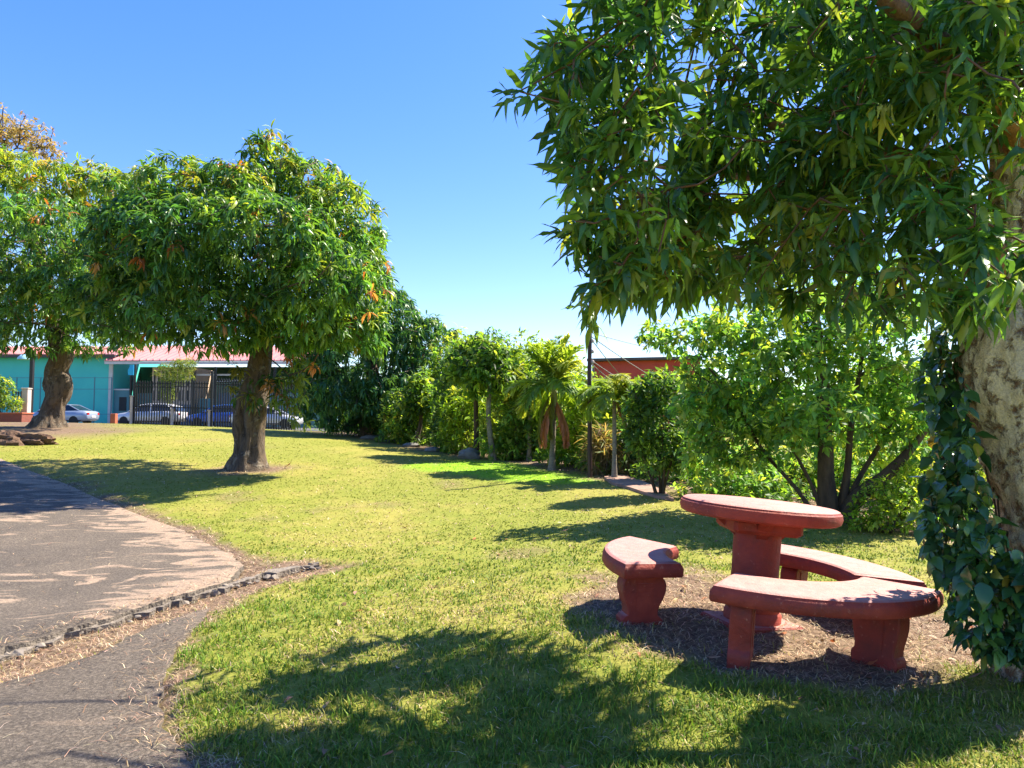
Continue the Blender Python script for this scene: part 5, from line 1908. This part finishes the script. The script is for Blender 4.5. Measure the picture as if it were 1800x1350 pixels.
# far wood that reads as one mass
lob = []
for u_ in range(430, 2300, 55):
    D_ = random.uniform(62, 80)
    top_v = random.uniform(668, 705) if u_ < 1500 else random.uniform(600, 670)
    lob.append(LB(u_, (top_v + 770) / 2, D_, 45, (770 - top_v) / 2, 2.5))
P, N = lobes_pts(lob, 5200, (.8, 1.05), .7)
col = pick_cols(len(P), PAL_MID + PAL_DEEP, [3, 3, 2, 1, 3, 3, 3])
lp, ld, ll, lw, lc = rosettes(P, N + [0, 0, .3], 6, 1.3, .45, (20, 110), col, .2)
v_, t_, c_ = leaves(lp, ld, ll, lw, lc, T_SMALL, .5)
tag(mesh_np('distant_wood', v_, t_, M_LEAF_SOFT, cols=c_), 'distant green wood beyond the garden', 'wood', kind='stuff')

# ------------------------------------------------------------------ grass, straw, fallen leaves
def mat_blade(name, trans=.35):
    m, nt, nd, ln, b = new_mat(name)
    a = nd.new('ShaderNodeAttribute')
    a.attribute_name = 'Col'
    ln.new(a.outputs['Color'], b.inputs['Base Color'])
    b.inputs['Roughness'].default_value = .6
    b.inputs['Specular IOR Level'].default_value = .25
    t = nd.new('ShaderNodeBsdfTranslucent')
    ln.new(a.outputs['Color'], t.inputs['Color'])
    ms = nd.new('ShaderNodeMixShader')
    ms.inputs[0].default_value = trans
    ln.new(b.outputs[0], ms.inputs[1])
    ln.new(t.outputs[0], ms.inputs[2])
    ln.new(ms.outputs[0], nd['Material Output'].inputs['Surface'])
    return m


def blades(P, H, Wd, lean, C, flat=0.0):
    n = len(P)
    az = rng.uniform(0, 2 * np.pi, n)
    d = np.c_[np.cos(az), np.sin(az), np.zeros(n)]
    sd = np.c_[-np.sin(az), np.cos(az), np.zeros(n)]
    up = np.array([0, 0, 1.0])
    hz = (H * lean)[:, None]
    hv = (H * np.sqrt(np.maximum(.02, 1 - lean ** 2)))[:, None]
    m = P + d * hz * .35 + up * hv * .62
    t = P + d * hz + up * hv * np.where(lean > .9, .55, 1)[:, None]
    w = Wd[:, None] * .5
    V = np.stack([P - sd * w, P + sd * w, m + sd * w * .85, m - sd * w * .85, t], 1).reshape(-1, 3)
    o_ = (np.arange(n) * 5)[:, None]
    T = np.concatenate([o_ + [[0, 1, 2]], o_ + [[0, 2, 3]], o_ + [[3, 2, 4]]])
    return V, T, np.repeat(C, 5, 0)


NB = 400000
D = 2.6 * (46 / 2.6) ** rng.random(NB)
X = rng.uniform(-.82, .82, NB) * D
cl = rng.normal(0, 1, (NB // 6 + 1, 2))
keep = (m_asph(X, D) < -.02)
dirt = m_dirt(X, D)
lush = m_lush(X, D)
dry = m_dry(X, D)
patch = fbm(X * 5, D * 5, 55, 3) * .6 + fbm(X * 15, D * 15, 57, 2) * .4
keep &= rng.random(NB) > dirt * .97
keep &= (rng.random(NB) < sstep(.25, .62, patch) * .85 + .2)
X, D, dirt, lush, dry, patch = [a[keep] for a in (X, D, dirt, lush, dry, patch)]
n = len(X)
lod = np.clip(D / 4.5, .8, 6)
hh = rng.uniform(.02, .055, n) * (1 + .7 * (patch - .5)) * np.interp(D, [3, 6, 10, 40], [1.45, 1.0, .5, .5]) * (1 - .3 * dry)
ww = rng.uniform(.0045, .0095, n) * np.clip(D / 4.5, .85, 4)
pr_ = rng.random(n)
pal = np.array([(.092, .18, .015), (.147, .225, .019), (.212, .255, .028), (.30, .28, .052), (.44, .34, .15), (.52, .41, .24)])
q = np.clip((pr_ * .8 + dry * .5 + dirt * .35 - .14 - .5 * (patch - .5)) * 5, 0, 5.0)
qi = np.clip(np.floor(q).astype(int), 0, 5)
col = pal[qi] * np.exp(rng.normal(0, .27, (n, 1)))
gm_ = np.array([(.176, .2, .026)]) * (1 - dry[:, None]) + np.array([(.278, .247, .053)]) * dry[:, None]
fb_ = (sstep(5, 11, D) * .7)[:, None]
col = col * (1 - fb_) + gm_ * fb_
lc_ = np.array([(.13, .29, .012), (.2, .38, .02), (.24, .40, .025)])[rng.integers(0, 3, n)]
col = np.where((rng.random(n) < lush)[:, None], lc_, col)
lean = np.clip(rng.beta(3.2, 1.1, n) * .99, .1, .985)
V, T, C_ = blades(np.c_[X, D, gsurf(X, D) - .004], hh, ww, lean, col)
tag(mesh_np('grass', V, T, mat_blade('grass blade'), cols=C_, smooth=False), 'short green and straw coloured grass covering the lawn', 'grass', kind='stuff')

# dry straw on the bare soil and along the broken asphalt
NS = 170000
D = 2.6 * (18 / 2.6) ** rng.random(NS)
X = rng.uniform(-.82, .82, NS) * D
dirt = m_dirt(X, D)
w_ = np.clip(dirt * .8 + .07 + .28 * m_dry(X, D) ** 2, 0, 1)
a_in = m_asph(X, D)
w_ = np.where(a_in > 0, sstep(.35, 0, a_in) * .25 + .012, w_)
ck = polydist(X, D, CRACK)
w_ = np.where(ck > -.02, 1.0, w_)
k = rng.random(NS) < w_
X, D, a_in = X[k], D[k], a_in[k]
n = len(X)
zz = gsurf(X, D)
iu = polydist(X, D, ASPH_U) > 0
il = polydist(X, D, ASPH_L) > 0
zz = np.where(iu, gz(X, D) + lift_up(X, D) + .006, np.where(il, gz(X, D) + .02, zz))
lod = np.clip(D / 5, .8, 3)
col = pick_cols(n, [(.40, .28, .16), (.52, .40, .26), (.26, .16, .09), (.14, .085, .05), (.46, .29, .18)], [3, 3, 2.5, 2.5, 1.5], .25)
V, T, C_ = blades(np.c_[X, D, zz + rng.uniform(0, .012, n)], rng.uniform(.03, .10, n), rng.uniform(.0025, .005, n) * lod, rng.uniform(.93, .995, n), col)
tag(mesh_np('straw', V, T, mat_blade('dry straw', .15), cols=C_, smooth=False), 'dry straw and leaf litter scattered on bare soil and asphalt edge', 'straw', kind='stuff')

# broken rubble along the asphalt step
cl_ = [np.array(CRACK[i]) for i in range(1, 8)]
Vr, Tr, o_ = [], [], 0
for i in range(60):
    s = random.uniform(0, len(cl_) - 1.001)
    a = int(s)
    p = cl_[a] * (1 - s + a) + cl_[a + 1] * (s - a)
    p = p + rng.normal(0, .035, 2) + np.array([.03, -.07])
    r_ = random.uniform(.15, 1) ** 2 * .036 + .006
    dirs = unit(rng.normal(size=(14, 3)))
    me_ = bpy.data.meshes.new('t')
    import bmesh
    bm = bmesh.new()
    for d in dirs:
        bm.verts.new(tuple(d * r_ * np.array([1.4, 1, .8]) * random.uniform(.8, 1.1)))
    bmesh.ops.convex_hull(bm, input=bm.verts)
    bmesh.ops.triangulate(bm, faces=bm.faces)
    bm.verts.index_update()
    vv = np.array([v2.co[:] for v2 in bm.verts]) + np.array([p[0], p[1], float(gsurf(np.array([p[0]]), np.array([p[1]]))[0]) + r_ * .5 + .01])
    tt = np.array([[v2.index for v2 in f.verts] for f in bm.faces])
    bm.free()
    Vr.append(vv)
    Tr.append(tt + o_)
    o_ += len(vv)
tag(mesh_np('asphalt_rubble', np.concatenate(Vr), np.concatenate(Tr), mat_plain('crumbled asphalt', (.28, .235, .19), (.15, .125, .1), 20, .95, 0, .5, 60), smooth=False), 'crumbled asphalt along the broken path edge', 'rubble', kind='stuff')

# small leaf litter
X = rng.uniform(-1.5, 4.0, 4000)
Y = rng.uniform(2.8, 9.5, 4000)
k = (rng.random(4000) < m_dirt(X, Y) * .22 + .03) & (m_asph(X, Y) < 0)
X, Y = X[k], Y[k]
n = len(X)
az = rng.uniform(0, 6.283, n)
D_l = np.c_[np.cos(az), np.sin(az), rng.normal(.12, .15, n)]
L_l = rng.uniform(.03, .085, n)
v_, t_, c_ = leaves(np.c_[X, Y, gsurf(X, Y) + .018], D_l, L_l, L_l * .4, pick_cols(n, [(.3, .16, .08), (.2, .11, .06), (.42, .28, .16), (.38, .13, .05)], [3, 3, 2, 1]), T_FAR, .4)
tag(mesh_np('leaf_litter', v_, t_, mat_blade('dry leaf litter', .15), cols=c_), 'small brown leaf litter strewn round the table', 'leaf litter', kind='stuff')

# fallen leaves that can be told apart
M_FALL = mat_leaf('dry fallen leaf', .6, .2, (1, .9, .7), .3, single=[(0, (.42, .13, .05)), (.4, (.36, .17, .08)), (.7, (.5, .24, .1)), (1, (.3, .16, .09))])
falls = [(1382, 1118, .13, 'orange fallen leaf under the table beside the pillar'), (1242, 1160, .10, 'orange fallen leaf on the soil near the front bench leg'), (1520, 1172, .09, 'orange fallen leaf beside the right leg of the front bench'),
         (1660, 1120, .13, 'brown fallen leaf at the foot of the vine'), (1640, 1090, .12, 'reddish fallen leaf behind the end of the front bench'), (1200, 1035, .10, 'brown fallen leaf between side bench and table pillar'),
         (690, 1333, .10, 'grey brown fallen leaf on the shaded grass'), (205, 1190, .07, 'small orange fallen leaf on the lower asphalt'), (500, 822, .2, 'yellow fallen leaf at the foot of the lone mango'), (1700, 1200, .11, 'brown fallen leaf on the soil below the cream trunk'),
         (985, 940, .12, 'tan fallen leaf on the sunny grass left of the side bench'), (1460, 1135, .09, 'curled brown fallen leaf under the front bench')]
fm = []
for tv, tt in T_NEAR:
    me = bpy.data.meshes.new('fallen_leaf')
    me.from_pydata((tv * [[1, 1, -.55]]).tolist(), [], tt.tolist())
    me.polygons.foreach_set('use_smooth', [True] * len(me.polygons))
    me.materials.append(M_FALL)
    fm.append(me)
for i, (u_, v_, L_, lab) in enumerate(falls):
    c = hit(u_, v_)
    o_ = bpy.data.objects.new('fallen_leaf', fm[i % 3])
    link(o_)
    o_.location = G(c[0], c[1], .03)
    o_.rotation_euler = (random.uniform(-.25, .25), random.uniform(-.4, .4), random.uniform(0, 6.28))
    o_.scale = (L_ * .35, L_, L_)
    tag(o_, lab, 'leaf', 'fallen leaves')
